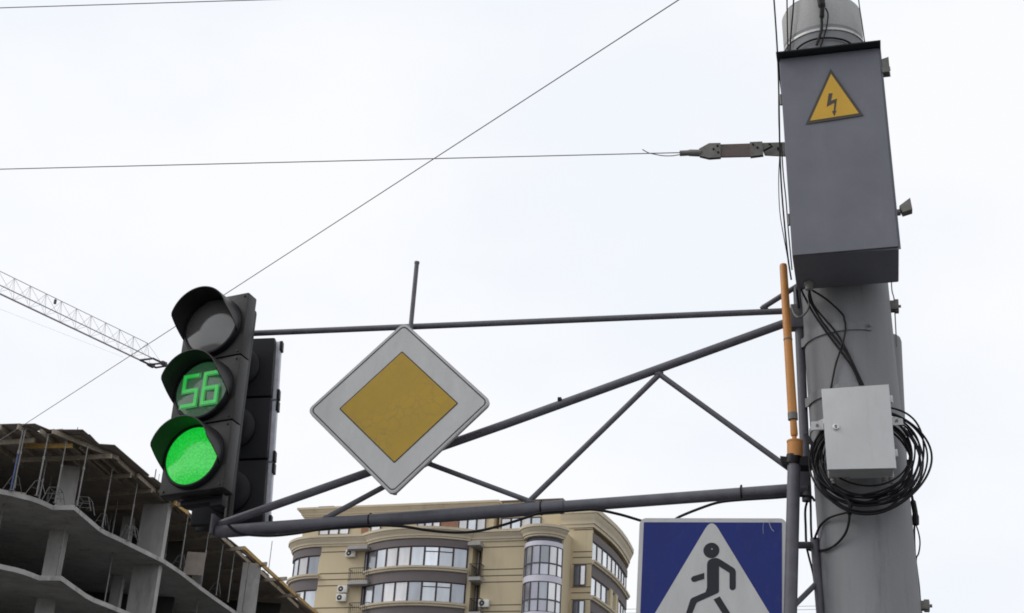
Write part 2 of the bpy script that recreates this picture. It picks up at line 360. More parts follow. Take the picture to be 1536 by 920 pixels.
# bolted bracket plates to the pole
for (px, py, e0, e1) in ((1200, 517, 168, 62), (1206, 606, 168, 58)):
    e = A(px, py); z = e[2]
    mb, c, x, y, r = band(z, .046, .002, e0, e1, .007)
    q = c + (r + .004) * (math.cos(rad(e0)) * x + math.sin(rad(e0)) * y)
    t = unit(q - e); b2 = pdir; n2 = np.cross(t, b2)
    mb.box((q + e) / 2, t, b2, n2, np.linalg.norm(q - e) + .02, .046, .008, .001)
    qe = c + (r + .01) * (math.cos(rad(e1 + 4)) * x + math.sin(rad(e1 + 4)) * y); ne = unit(qe - c)
    mb.cyl(qe - ne * .01, qe + ne * .018, .009, 8); mb.build('bracket', MT['pole'], AR)
m = MB(); m.box(A(1197, 477), ARM.a, ARM.b, ARM.n, .075, .13, .07, .005); m.build('joint_plate', MT['arm'], AR)
m = MB(); m.box(A(1207, 712), ARM.a, ARM.b, ARM.n, .05, .13, .06, .005); m.build('joint_plate', MT['arm'], AR)
# end plate and the upright that carries the lamp heads
m = MB(); m.box(A(322.5, 789), ARM.a, ARM.b, ARM.n, .014, .105, .10, .002); m.build('end_plate', MT['arm'], AR)
m = MB().tube([A(340, 800, -.12), A(372, 505, -.12)], .024, 16); m.build('lamp_upright', MT['lamp'], AR)
# clips that tie the cable to the lower tube
for px in (555, 812, 1112):
    p = A(px, 760.4 - (px - 843) * .0745); mb = MB(); d = unit(A(1200, 734) - A(400, 794))
    mb.tube([p - d * .004, p + d * .004], .0368, 20); mb.box(p + ARM.b * .038, ARM.a, ARM.b, ARM.n, .010, .010, .010); mb.build('cable_tie', MT['black'], AR)
m = MB(); p = A(840, 604); m.box(p + ARM.b * .012, ARM.a, ARM.b, ARM.n, .02, .02, .05, .003); m.build('cable_tie', MT['black'], AR)

# ================================================================== diamond priority sign
D = Fr(V(-.558, 7.206, 4.200), 11.5, -3.6, 47.4)
DS = thing('diamond_sign', 'diamond shaped road sign, yellow square within a broad white border', 'road sign', D.pt(0, 0, -.05))
sd = .70
m = MB(); D.poly(m, rrect(sd, sd, .035), -.022, .022); m.build('rim', MT['sign_rim'], DS)
m = MB(); D.poly(m, rrect(sd - .012, sd - .012, .03), 0, .0015); m.build('white_border', MT['sign_white'], DS)
m = MB(); ring_plate(D, m, rrect(sd - .028, sd - .028, .026), rrect(sd - .04, sd - .04, .022), .0015, .001); m.build('border_line', MT['black_line'], DS)
m = MB(); D.poly(m, rrect(.452, .452, .008), .0015, .001); m.build('square_outline', MT['black_line'], DS)
m = MB(); D.poly(m, rrect(.440, .440, .006), .0025, .001); m.build('yellow_square', MT['yellow'], DS)
m = MB(); D.poly(m, rrect(sd - .035, sd - .035, .02), -.052, .022); m.build('back_stiffener', MT['sign_back'], DS)
# its support tube, standing up past the arm's upper tube
m = MB().tube([A(592, 742, -.045), A(625.3, 395, -.045)], .0125, 16); m.tube([A(625.2, 396, -.045), A(625.6, 393, -.045)], .0145, 16)
m.build('support_tube', MT['arm'], DS)

# ================================================================== traffic light in front
T = Fr(V(-1.591, 7.3, 4.249), 24.5, -3.9, 3.4)
TL = thing('traffic_light', 'black traffic light showing lit green with a green 56 countdown above', 'traffic light', T.pt(0, -.57, -.1))
W, H, DP = .389, 1.138, .085; HS = H / 3
m = MB(); T.box(m, 0, 0, -DP - .09, .30, H - .05, .092, .02); m.build('body', MT['lamp_back'], TL)
for k in (1, 0, -1):
    m = MB(); T.box(m, 0, k * HS, -DP, W, HS - .006, DP, .008)
    for sx in (-1, 1):
        for sy in (-1, 1):
            c = T.pt(sx * (W / 2 - .024), k * HS + sy * (HS / 2 - .022), 0); m.cyl(c - T.n * .002, c + T.n * .006, .006, 8)
    dr = m.build('door', MT['lamp'], TL)
    c = T.pt(0, k * HS, 0)
    m = MB(); m.lathe(c, T.n, [(.176, -.002), (.176, .022), (.170, .034), (.161, .036), (.159, .030), (.159, .004)], 56); m.build('bezel', MT['lamp_back'], dr)
    m = MB(); R = .158; m.lathe(c, T.n, [(R * math.sin(rad(a)) / math.sin(rad(24)), .028 + .03 * (math.cos(rad(a)) - math.cos(rad(24))) / (1 - math.cos(rad(24)))) for a in (24, 20, 16, 12, 8, 4, .001)], 56)
    m.build('lens', {1: MT['lens_off'], 0: MT['lens_lit'], -1: MT['green']}[k], dr)
    # visor: a sheet metal hood round the upper part of the lens, cut back obliquely at the sides
    vs = []; fs = []; NA, NL = 44, 6; P_ = 106
    def ln(ph):
        c_ = math.cos(ph); return .146 * min(1, max(0.02, (c_ + .30) / .55)) + .012 * c_
    for side, dr_ in ((0, .168), (1, .1725)):
        for i in range(NA + 1):
            ph = rad(-P_ + 2 * P_ * i / NA); L_ = ln(ph)
            for j in range(NL + 1):
                t = j / NL; q = dr_ * (1 + .03 * t); vs.append(c + T.a * math.sin(ph) * q + T.b * (math.cos(ph) * q - .012 * t) + T.n * (.015 + L_ * t))
    K = NL + 1; S = (NA + 1) * K
    for i in range(NA):
        for j in range(NL):
            p = i * K + j; fs.append([p, p + 1, p + K + 1, p + K]); fs.append([S + p, S + p + K, S + p + K + 1, S + p + 1])
        p = i * K + NL; fs.append([p, S + p, S + p + K, p + K])
    for i in (0, NA):
        for j in range(NL): p = i * K + j; fs.append([p, p + 1, S + p + 1, S + p])
    m = MB().add(vs, fs, True); m.build('visor', MT['lamp'], dr)
    if k == 0:
        # countdown digits: two rows of small LEDs per stroke, read at the middle of the lens
        cx, cy = T.pix(304, 585, .05)
        segs = {'a': ((0, 1), (1, 1)), 'b': ((1, 1), (1, .5)), 'c': ((1, .5), (1, 0)), 'd': ((0, 0), (1, 0)), 'e': ((0, 0), (0, .5)), 'f': ((0, .5), (0, 1)), 'g': ((0, .5), (1, .5))}
        for dig, ox in (('5', -.112), ('6', .014)):
            use = {'5': 'afgcd', '6': 'afgcde'}[dig]; mm = MB(); halo = MB(); wdt, hgt = .082, .172
            for q in use:
                (x0, y0), (x1, y1) = segs[q]
                p = np.array((ox + x0 * wdt, -.086 + y0 * hgt)); e = np.array((ox + x1 * wdt, -.086 + y1 * hgt)); d = unit(e - p); nn = np.array((-d[1], d[0]))
                for off in (-.0044, .0044):
                    cnt = int(np.linalg.norm(e - p) / .0105) + 1
                    for i_ in range(cnt + 1):
                        s = p + (e - p) * i_ / cnt + nn * off
                        # circle LED domes
                        T.poly(mm, [(cx + s[0] + .0047 * math.cos(2 * math.pi * u / 8), cy + k * HS * 0 + s[1] + .0047 * math.sin(2 * math.pi * u / 8)) for u in range(8)], .0615, .003)
                hw = .0145
                T.poly(halo, [(cx + p[0] - d[0] * hw + nn[0] * hw, cy + p[1] - d[1] * hw + nn[1] * hw), (cx + p[0] - d[0] * hw - nn[0] * hw, cy + p[1] - d[1] * hw - nn[1] * hw),
                              (cx + e[0] + d[0] * hw - nn[0] * hw, cy + e[1] + d[1] * hw - nn[1] * hw), (cx + e[0] + d[0] * hw + nn[0] * hw, cy + e[1] + d[1] * hw + nn[1] * hw)], .0585 + .0002 * 'abcdefg'.index(q), .001)
            dg = mm.build('digit', MT['digit'], dr); dg['label'] = 'green lit digit ' + dig
            halo.build('digit_glow', MT['digit_dim'], dr)  # dim emissive strips that put the digits' soft glow around each stroke
m = MB(); T.box(m, .10, -H / 2 - .02, -.14, .07, .06, .05, .004); T.box(m, -.02, -H / 2 - .012, -.15, .2, .03, .06, .004); m.build('mount', MT['lamp_back'], TL)

# ================================================================== signal head behind, seen from its back
Rr = Fr(atY(0, 0, 1), 4)   # replaced just below
rc = [(313, 507), (419.5, 506.5), (387, 786), (281.5, 789)]
ro = atY(350.5, 647, 7.72); Rr = Fr(ro, 5.0, -2.5, 4.2)
RL = thing('signal_head', 'black three section signal head seen from behind, back to back with green light', 'traffic light', Rr.pt(0, -.55, 0))
co = [Rr.pix(*p) for p in rc]; rw = ((co[1][0] - co[0][0]) + (co[2][0] - co[3][0])) / 2; rh = ((co[0][1] - co[3][1]) + (co[1][1] - co[2][1])) / 2
rx = sum(c[0] for c in co) / 4; ry = sum(c[1] for c in co) / 4; rs = rh / 3
for k in (1, 0, -1):
    m = MB(); Rr.box(m, rx, ry + k * rs, -.05, rw, rs - .008, .05, .012); c = Rr.pt(rx, ry + k * rs, 0)
    sh = m.build('back_shell', MT['lamp_back'], RL)
    m = MB(); m.lathe(c, Rr.n, [(.125, -.001), (.122, .018), (.105, .032), (.06, .04), (.001, .042)], 40); m.build('lamp_dome', MT['lamp_back'], sh)
    m = MB(); Rr.box(m, rx + rw / 2 + .004, ry + k * rs, -.095, .036, rs - .012, .043, .003); m.build('door_edge', MT['lamp_edge'], RL)
    for s_ in (-1, 1):
        m = MB(); Rr.box(m, rx + rw / 2 + .026, ry + k * rs + s_ * (rs / 2 - .035), -.088, .016, .06, .04, .003); m.build('hinge', MT['lamp_back'], RL)
    m = MB(); Rr.box(m, rx, ry + k * rs, -.15, rw - .004, rs - .01, .05, .01); m.build('door', MT['lamp'], RL)
    c2 = Rr.pt(rx, ry + k * rs, -.15)
    m = MB(); m.lathe(c2, -Rr.n, [(.16, -.002), (.16, .02), (.14, .03), (.001, .04)], 40); m.build('lens', MT['lens_off'], RL)

# ================================================================== big grey electrical box
BX = Fr(V(1.882 * .8237, 7.6 * .8237, 1.6 + (6.147 - 1.6) * .8237), 14.8, 0, 2.2)
k_ = [BX.pix(*p) for p in ((1169, 88), (1318, 72), (1349.5, 371), (1187.5, 383))]
bx0 = (k_[0][0] + k_[3][0]) / 2; bx1 = (k_[1][0] + k_[2][0]) / 2; by1 = (k_[0][1] + k_[1][1]) / 2; by0 = (k_[2][1] + k_[3][1]) / 2
bw, bh, bd = bx1 - bx0, by1 - by0, .40; bcx, bcy = (bx0 + bx1) / 2, (by0 + by1) / 2
EB = thing('electrical_box', 'large slate grey metal electrical box with yellow high voltage triangle', 'electrical box', BX.pt(bcx, by0, -bd / 2))
m = MB(); BX.box(m, bcx, bcy, -bd, bw, bh, bd - .012, .008); m.build('cabinet', MT['box'], EB)
m = MB()
# door sheet with slightly uneven surface
nx, ny = 14, 30; vs = []; fs = []
for j in range(ny + 1):
    for i in range(nx + 1):
        x = bx0 + .004 + (bw - .008) * i / nx; y = by0 + .003 + (bh - .006) * j / ny
        e = min(1, 4 * min(i / nx, 1 - i / nx, j / ny, 1 - j / ny) * 2)
        z = .0022 * math.sin(5 * x + 9 * y + 1) * e + .0018 * math.sin(13 * x - 7 * y) * e
        vs.append(BX.pt(x, y, z))
for j in range(ny):
    for i in range(nx): p = j * (nx + 1) + i; fs.append([p, p + 1, p + nx + 2, p + nx + 1])
m.add(vs, fs, True)
for (x0, y0, x1, y1) in ((bx0 + .004, by0 + .003, bx1 - .004, by0 + .003), (bx0 + .004, by1 - .003, bx1 - .004, by1 - .003), (bx0 + .004, by0 + .003, bx0 + .004, by1 - .003), (bx1 - .004, by0 + .003, bx1 - .004, by1 - .003)):
    m.add([BX.pt(x0, y0, 0), BX.pt(x1, y1, 0), BX.pt(x1, y1, -.014), BX.pt(x0, y0, -.014)], [[0, 1, 2, 3]])
m.build('door', MT['box'], EB, fix=False)
# rain hood on top
m = MB(); m.prism([BX.pt(bx0 - .012, by1 + .002, .052), BX.pt(bx0 - .012, by1 + .008, .054), BX.pt(bx0 - .012, by1 + .03, -bd), BX.pt(bx0 - .012, by1 + .004, -bd)], BX.a * (bw + .02))
m.build('hood', MT['hood'], EB)
# latches on the right side
m = MB(); p = BX.P(1321, 101, -.03); m.cyl(p - BX.a * .05, p + BX.a * .02, .014, 10); p2 = BX.P(1327.5, 101, -.03); m.box(p2 + BX.b * .004, BX.a, BX.b, BX.n, .03, .07, .045, .006); m.box(p2 - BX.b * .03 + BX.a * .003, BX.a, BX.b, BX.n, .034, .02, .05, .004); m.build('latch', MT['galv'], EB)
m = MB(); p = BX.P(1347, 319, -.03); m.cyl(p - BX.a * .04, p + BX.a * .012, .016, 10)
pl = [BX.P(px, py, -.05) for px, py in ((1349, 316), (1365, 304), (1368.5, 321), (1354, 325.5))]; m.prism(pl, BX.n * .05); m.build('latch', MT['galv'], EB)
for py in (150, 330):
    m = MB(); p = BX.P(1167.5 + (py - 88) * .066, py, -.03); m.cyl(p - BX.b * .03, p + BX.b * .03, .008, 10); m.build('hinge', MT['galv'], EB)
# cable gland under the box
gp = BX.pt(*BX.pix(1213, 425, -.25), -.25)
gb = onplane(1213, 424, BX.pt(0, by0, 0), BX.b); m = MB(); m.lathe(gb + BX.b * .005, -BX.b, [(.001, 0), (.024, 0), (.024, .022), (.019, .024), (.019, .045), (.001, .046)], 12, sm=False); m.build('cable_gland', MT['gland'], EB)
# warning triangle
wt = [BX.pix(*p) for p in ((1246, 104), (1208.5, 187.5), (1295.5, 174))]
wc = (sum(p[0] for p in wt) / 3, sum(p[1] for p in wt) / 3)
m = MB(); BX.poly(m, wt, .004, .001); ws = m.build('warning_label', MT['warn_ink'], EB); ws['label'] = 'yellow warning triangle with a black lightning bolt'
m = MB(); BX.poly(m, [(wc[0] + (p[0] - wc[0]) * .84, wc[1] + (p[1] - wc[1]) * .84) for p in wt], .005, .001); m.build('yellow_triangle', MT['warn'], ws)
# zoom picture coordinates of the bolt (2x, from 1120,0)
bolt = [(246, 281), (258, 280), (253, 303), (271, 296), (266, 333), (270, 332), (263, 349), (256, 334), (261, 333), (263, 309), (240, 321)]
m = MB(); BX.poly(m, [BX.pix(1120 + x / 2, y / 2, .006) for x, y in bolt], .006, .001); m.build('lightning_bolt', MT['warn_ink'], ws)

# ================================================================== small pale junction box
WB = Fr(V(1.622, 6.43, 1.6 + 2.753 * .846), 13.2, 0, 2.2)
k_ = [WB.pix(*p) for p in ((1232, 583.5), (1332, 578), (1343, 700.5), (1241, 706))]
wx0 = (k_[0][0] + k_[3][0]) / 2; wx1 = (k_[1][0] + k_[2][0]) / 2; wy1 = (k_[0][1] + k_[1][1]) / 2; wy0 = (k_[2][1] + k_[3][1]) / 2
ww, wh, wd = wx1 - wx0, wy1 - wy0, .15; wcx, wcy = (wx0 + wx1) / 2, (wy0 + wy1) / 2
JB = thing('junction_box', 'small light grey metal cabinet with round lock strapped to the pole', 'junction box', WB.pt(wcx, wy0, -wd / 2))
m = MB(); WB.box(m, wcx, wcy, -wd, ww - .012, wh - .012, wd - .018, .004); m.build('cabinet', MT['white_box'], JB)
m = MB(); WB.box(m, wcx, wcy, -.016, ww, wh, .016, .004); dr = m.build('door', MT['white_box'], JB)
lp = WB.P(1254, 641, 0); m = MB(); m.lathe(lp, WB.n, [(.0155, -.002), (.0155, .005), (.012, .007), (.0095, .007), (.0095, .003), (.001, .003)], 24); lk = m.build('lock', MT['steel'], dr)
m = MB(); m.box(lp + WB.n * .004, WB.a, WB.b, WB.n, .005, .012, .004); m.build('keyhole', MT['black'], lk)
for sx, px, py in ((-1, 1226, 639), (1, 1345, 632)):
    p = WB.P(px, py, -wd + .006); m = MB(); WB.box(m, *WB.pix(px, py, -wd + .006), -wd, .05, .034, .012, .004); lg = m.build('mounting_lug', MT['white_box'], JB)
    m = MB(); m.cyl(p, p + WB.n * .012, .007, 8); m.build('bolt', MT['galv'], lg)
for px, py in ((1336, 599), (1344, 680)):
    m = MB(); WB.box(m, *WB.pix(px, py, -.02), -.03, .016, .036, .018, .003); m.build('hinge', MT['white_box'], JB)
for px in (1249, 1271, 1326, 1337):
    p = onplane(px, 716, WB.pt(0, wy0, 0), WB.b); p = p - WB.n * .03; m = MB(); m.lathe(p + WB.b * .012, -WB.b, [(.001, 0), (.013, 0), (.013, .022), (.009, .024), (.009, .034), (.001, .035)], 10); m.build('cable_gland', MT['gland'], JB)

# ================================================================== coil of black cable behind the junction box
rng = random.Random(5); m = MB()
for i in range(16):
    t = i / 15; v = .13 + .085 * rng.random()
    cx = 1295 + 8 * t + rng.uniform(-5, 5); cy = 684 + 8 * t + rng.uniform(-7, 7)
    rx_ = 66 + 22 * t + rng.uniform(-6, 5); ry_ = 52 + 26 * t + rng.uniform(-7, 6); sk = rng.uniform(-8, 10); ph = rng.uniform(0, 6); wob = rng.uniform(.5, 3.2)
    pts = []
    for q in range(36):
        a = 2 * math.pi * q / 36
        x = cx + rx_ * math.cos(a) + wob * math.sin(2 * a + ph); y = cy + ry_ * math.sin(a) + sk * math.cos(a) + wob * math.cos(3 * a + ph)
        if x < 1210: x = 1210 - (1210 - x) * .4
        pts.append(A(x, y, v + (.03 if math.sin(a) > .3 else 0) - .05 * abs(math.cos(a)) ** 3))
    m.tube(smooth_path(pts, 2, True), .0042 + .0014 * rng.random(), 8, closed=True)
# wrap ties that bind the turns
for px, py in ((1273, 758), (1216, 668)):
    m.tube([A(px - 7, py - 16, .215), A(px + 3, py, .235), A(px + 1, py + 14, .215)], .011, 8)
m.build('cable_coil', MT['black'], loc=A(1300, 770, .17))
tag(bpy.data.objects['cable_coil'], 'big coil of black cable hung behind the pale junction box', 'cable coil')

# ================================================================== loose cables
def cable(name, label, pts, r, mt='black', cat='cable', group=None, n=8):
    P = smooth_path(pts, n); o = MB().tube(P, r, 8).build(name, MT[mt], loc=P[0]); return tag(o, label, cat, group)
z6 = lambda x, y, off=.012: poleS(1150 + x / 6.132, 400 + y / 6.132, off)
z8 = lambda x, y, off=.012: poleS(1150 + x / 5.896, 690 + y / 5.896, off)
gE = gb - BX.b * .04
cable('cable', 'thin black cable bending from the big box gland out to the right clip', [gE, z6(430, 225, .10), z6(560, 310, .04), z6(690, 430), z6(715, 490), z6(725, 560), z6(710, 660), z6(670, 790), z6(630, 920), z6(590, 1120), z6(560, 1240)], .005)
cable('cable', 'leftmost of three black cables slanting down below the big box', [z6(320, 215, .10), z6(345, 270, .05), z6(430, 430, .02), z6(560, 620), z6(690, 790), z6(790, 930), z6(860, 1090)], .0055)
cable('cable', 'middle of three black cables slanting down below the big box', [gE, z6(400, 320, .06), z6(520, 520, .02), z6(630, 660), z6(730, 790), z6(810, 930), z6(875, 1090)], .005)
cable('cable', 'rightmost of three black cables slanting down below the big box', [gE, z6(430, 350, .06), z6(540, 490, .02), z6(640, 610), z6(720, 740), z6(800, 900), z6(890, 1090)], .005)
cable('cable', 'grey looped cable sagging from the big box gland to the arm', [gE, A(1214, 450, .1), A(1211, 466, .08), A(1200, 476, .04), A(1192, 472, 0), A(1187, 458, -.03)], .0055, 'galv')
cable('cable', 'short black stub cable between the big box and the arm joint', [A(1195, 430, -.02), A(1196, 445, -.05), A(1198, 462, -.06)], .006)
cable('cable', 'black cable loop curling off the coil bottom onto the pole', [z8(735, 440, .03), z8(725, 560, .03), z8(690, 660, .02), z8(610, 750), z8(520, 795), z8(430, 803), A(1213, 824), A(1209.5, 815), A(1208.5, 790), A(1208, 765), A(1212, 750), A(1217, 745), A(1222, 752)], .0062)
cable('cable', 'black cable arching from the coil to the left side of the pole', [z8(770, 462, .03), z8(700, 468, .03), z8(560, 510, .02), z8(480, 575), A(1225, 800, -.02), A(1221, 812, -.05), A(1219, 825, -.08)], .0058)
cable('cable', 'black cable hanging straight down left of the pole', [A(1215, 738), A(1216, 760), A(1216.5, 790), A(1218, 812), A(1222, 840), A(1225, 865), A(1227, 885), A(1230, 925), A(1236, 980)], .0058)
cable('cable', 'black cable crossing behind the sign post down to the pole foot', [A(1209, 818, -.08), A(1214, 838, -.08), A(1220, 862, -.08), A(1224, 890, -.08), A(1231, 930, -.08), A(1238, 985, -.08)], .0055)
cable('cable', 'thick black taped cable down the right edge of the pole', [A(1362, 690), A(1364, 725), A(1369, 750), A(1373, 772), A(1373.5, 788)], [.007] * 17 + [.014] * 8 + [.017] * 7 + [.012])
cable('cable', 'thin black cable bow standing off the right edge of the pole', [A(1373.5, 786), A(1378, 800), A(1380, 815), A(1378, 830), A(1374.5, 838), A(1375, 856), A(1378, 875), A(1381, 905), A(1386, 960)], .0036)
cable('cable', 'black cable hugging the right edge of the pole', [A(1372, 785), A(1371.5, 800), A(1372.5, 830), A(1375.5, 856), A(1378.5, 880), A(1381, 910), A(1387, 965)], .005)
# beside the big box
cable('cable', 'thick black cable coming down past the top left box corner', [A(1156, -60, .1), A(1161, 0, .1), A(1166, 76, .1), A(1168, 130, .1), A(1171, 260, .05), A(1180, 370, 0), A(1187, 420, -.05)], .0046)
cable('cable', 'thin grey cable bowed out along the left box side', [A(1167.5, 118, .12), A(1168, 180, .12), A(1169.5, 225, .1), A(1168, 270, .1), A(1170, 320, .08), A(1178, 368, .05), A(1186, 412, .0)], .0024)
cable('cable', 'thin black cable close along the left box side', [A(1172, 215, .05), A(1175, 262, .05), A(1179, 300, .05), A(1182, 340, .03), A(1188, 405, 0)], .0034)
cable('cable', 'left thin cable running up the pole top', [poleS(1182, 76, .01), poleS(1181, 40, .012), A(1180.5, 0, .05), A(1180, -60, .1)], .004)
cable('cable', 'second thin cable running up the pole top', [poleS(1184.5, 76, .01), poleS(1187.5, 40, .012), poleS(1190, 8, .015), A(1194, -60, .1)], .0045)
cable('cable', 'thin cable running down right of the pole top', [A(1283, -60, .05), A(1288, 0, .05), A(1293, 35, .05), A(1297.5, 66, .05)], .0032)
cable('cable', 'black bundle of wires hanging down the front of the pole top', [A(1225, -70, .2), poleS(1230, -12, .03), poleS(1233, 12, .03), poleS(1232.5, 28, .02), poleS(1232, 46, .02), poleS(1225, 68, .02)], [.02] * 8 + [.021] * 8 + [.013] * 8 + [.008] * 8 + [.0075] * 9)
cable('cable', 'thin black wire dangling right of the bundle at the pole top', [poleS(1238, 12, .03), poleS(1242, 22, .02), poleS(1240, 40, .014), poleS(1236, 55, .014), poleS(1231, 70, .014)], .004)
cable('cable', 'black wire wrapped round the pole just above the big box', [poleS(1195, 74), poleS(1205, 66), poleS(1222, 59), poleS(1245, 57), poleS(1265, 60), poleS(1277, 66)], .0055)
cable('cable', 'thin cable hanging behind the right side of the big box', [A(1337, 420), A(1338, 436), A(1341, 448), A(1342, 462), A(1343.5, 490), A(1345, 520)], .0032, 'galv')
# power cable along the arm
cable('cable', 'black cable drooping along the underside of the arm\'s lower tube', [A(342, 787, -.05), A(360, 800, -.05), A(400, 804, -.06), A(440, 801, -.06), A(490, 793, -.06), A(548, 788.5, -.06), A(600, 789.5, -.06), A(640, 795.5, -.06), A(680, 799, -.06), A(715, 797, -.06), A(750, 789, -.06), A(785, 778, -.06), A(812, 769.5, -.06), A(850, 766.5, -.06), A(890, 764.5, -.06), A(930, 772, -.09), A(975, 785, -.12), A(1000, 787, -.12), A(1020, 775, -.09), A(1055, 761, -.06), A(1080, 753.5, -.06), A(1112, 750, -.06), A(1160, 747, -.07), A(1200, 744, -.08), A(1218, 746, -.08)], .0072)

# ================================================================== wires overhead
TEN = Fr(A(1100, 226, -.1), 13., 0, 0)
TN = thing('strain_insulator', 'rusty bar insulator clamp tying the span wire to the pole', 'insulator', TEN.pt(0, 0, 0))
zt = lambda x, y: TEN.pix(940 + x / 5.896, 180 + y / 5.896)
def zpoly(name, pts, d0, dep, mt):
    m = MB(); TEN.poly(m, [zt(*p) for p in pts], d0, dep); return m.build(name, MT[mt], TN)
a0 = TEN.pt(*zt(470, 297)); a1 = TEN.pt(*zt(560, 292)); a2 = TEN.pt(*zt(660, 295))
m = MB().tube([a0, a0 + (a1 - a0) * .8, a1, a2], [.016, .016, .019, .02], 14); m.build('socket', MT['galv'], TN)
zpoly('clevis_plate', [(640, 265), (730, 215), (832, 213), (832, 338), (730, 345), (645, 325)], .006, .006, 'galv')
zpoly('clevis_plate', [(640, 265), (730, 215), (832, 213), (832, 338), (730, 345), (645, 325)], -.012, .006, 'galv')
zpoly('insulator_bar', [(800, 222), (1120, 212), (1120, 325), (800, 332)], -.006, .012, 'rust')
zpoly('end_plate', [(1090, 205), (1200, 200), (1210, 318), (1095, 332)], .006, .006, 'galv')
zpoly('end_plate', [(1090, 205), (1200, 200), (1210, 318), (1095, 332)], -.012, .006, 'galv')
zpoly('pole_eye', [(1180, 207), (1560, 196), (1560, 330), (1220, 314)], -.005, .01, 'galv')
m = MB()
for x, y in ((805, 240), (770, 270), (812, 298), (1118, 228), (1158, 256), (1340, 262)):
    p = TEN.pt(*zt(x, y), .012); m.cyl(p - TEN.n * .026, p + TEN.n * .006, .006, 8)
m.build('bolt', MT['black'], TN)
m = MB(); m.tube([TEN.pt(*zt(1210, 300), .03), TEN.pt(*zt(1290, 262), .035), TEN.pt(*zt(1262, 240), .035)], .006, 8); m.build('cotter_pin', MT['black'], TN)

Pw = TEN.pt(*zt(470, 290)); Lw = atZ(0, 254, Pw[2]); dW = Lw - Pw
def wire(name, label, p, q, r, e0=0., e1=1., sag=0., mt='wire', group='wires across the sky'):
    pts = []
    for k in range(25):
        t = e0 + (e1 - e0) * k / 24; z = -4 * sag * (k / 24) * (1 - k / 24); pts.append(p + (q - p) * t + V(0, 0, z))
    o = MB().tube(pts, r, 8).build(name, MT[mt], loc=pts[0]); return tag(o, label, 'wire', group)
wire('span_wire', 'span wire running level from the left edge to the rusty insulator', Pw, Lw, .0029, 0, 3.2)
m = MB().tube(smooth_path([TEN.pt(*zt(468, 308)), TEN.pt(*zt(400, 318)), TEN.pt(*zt(320, 317)), TEN.pt(*zt(250, 305)), TEN.pt(*zt(190, 290)), TEN.pt(*zt(140, 262))]), .0028, 8); m.build('wire_tail', MT['wire'], TN)
wire('span_wire', 'wire crossing only the top left corner of the sky', atZ(0, 12, 8), atZ(390, 0, 8), .0036, -2, 6)
wire('trolley_wire', 'long wire climbing diagonally from the unfinished building to the top edge', atZ(1018, 0, 7), atZ(340, 440, 7), .0037, -1.0, 3.6)
b1, b2 = atY(940, 914, 140), atY(1240, 909, 138)
wire('overhead_cable', 'upper of two thin far wires low between sign post and pole', b1, b2, .02, -.6, 1.3)
b1, b2 = atY(940, 920, 140), atY(1240, 914, 138)
wire('overhead_cable', 'lower of two thin far wires low between sign post and pole', b1, b2, .02, -.6, 1.3)

# ================================================================== sign post, orange lamp tube, crossing sign
CS = Fr(V(1.134 * .905, 7.6 * .905, 1.6 + (3.557 - 1.6) * .905), 16., 0, -1.0)
PV = .06
SPp = [A(1191.5, 683, PV), A(1187, 860, PV)]; sd_ = unit(SPp[1] - SPp[0]); ft = SPp[0] + sd_ * ((SPp[0][2] - .14) / -sd_[2])
SP = thing('sign_post', 'slim grey steel post in front of the pole holding the crossing sign', 'sign post', ft)
MB().tube([SPp[0], SPp[0] + (ft - SPp[0]) * .5, ft], .0315, 24).build('post', MT['arm'], SP)
m = MB().tube([A(1192, 818, PV - .02), A(1222, 818, -.08)], .017, 14); m.build('spacer', MT['arm'], SP)
m = MB().tube([A(1222, 808, -.06), A(1230, 905, -.06), A(1244, 1060, -.06)], .022, 14); m.build('rear_rail', MT['arm'], SP)
m = MB().tube([A(1190, 910, PV), A(1224, 876, -.06)], .013, 12); m.build('brace', MT['arm'], SP)
m = MB()
pc = A(1191, 690, PV); m.prism([A(px, py, PV + .02) for px, py in ((1170, 684), (1174, 691), (1180, 696), (1196, 698), (1216, 698), (1222, 690), (1210, 684), (1190, 686))], -ARM.n * .10)
m.tube([A(1189, 697, PV), A(1191.5, 684, PV)], .038, 18); m.build('collar', MT['black'], SP)
OT = thing('orange_tube', 'tall faded orange tube standing on an orange cup atop the post', 'tube', A(1192, 684, PV))
o1, o2 = A(1189.3, 627, PV), A(1174.8, 397, PV); d_ = o2 - o1
m = MB().tube([o1, o1 + d_ * .985, o2], [.0235, .0195, .017], 20); m.build('upper_tube', MT['orange'], OT)
m = MB().tube([o1 - d_ * .012, o1 + d_ * .03], .0245, 20); m.build('grey_ring', MT['galv'], OT)
m = MB().tube([o1 + d_ * .493, o1 + d_ * .503], .0228, 20); m.build('joint_ring', MT['galv'], OT)
m = MB().tube([A(1190, 631, PV), A(1191.3, 651, PV), A(1191.4, 654, PV)], [.0165, .0185, .016], 16); m.build('coupler', MT['orange'], OT)
m = MB().tube([A(1191.4, 653, PV), A(1192, 664, PV)], [.011, .013], 12); m.build('stem', MT['orange'], OT)
m = MB().tube([A(1192.2, 661.5, PV), A(1192.3, 664, PV), A(1192.3, 664.2, PV), A(1192.4, 686, PV)], [.0395, .0395, .038, .038], 24); m.build('cup', MT['orange'], OT)

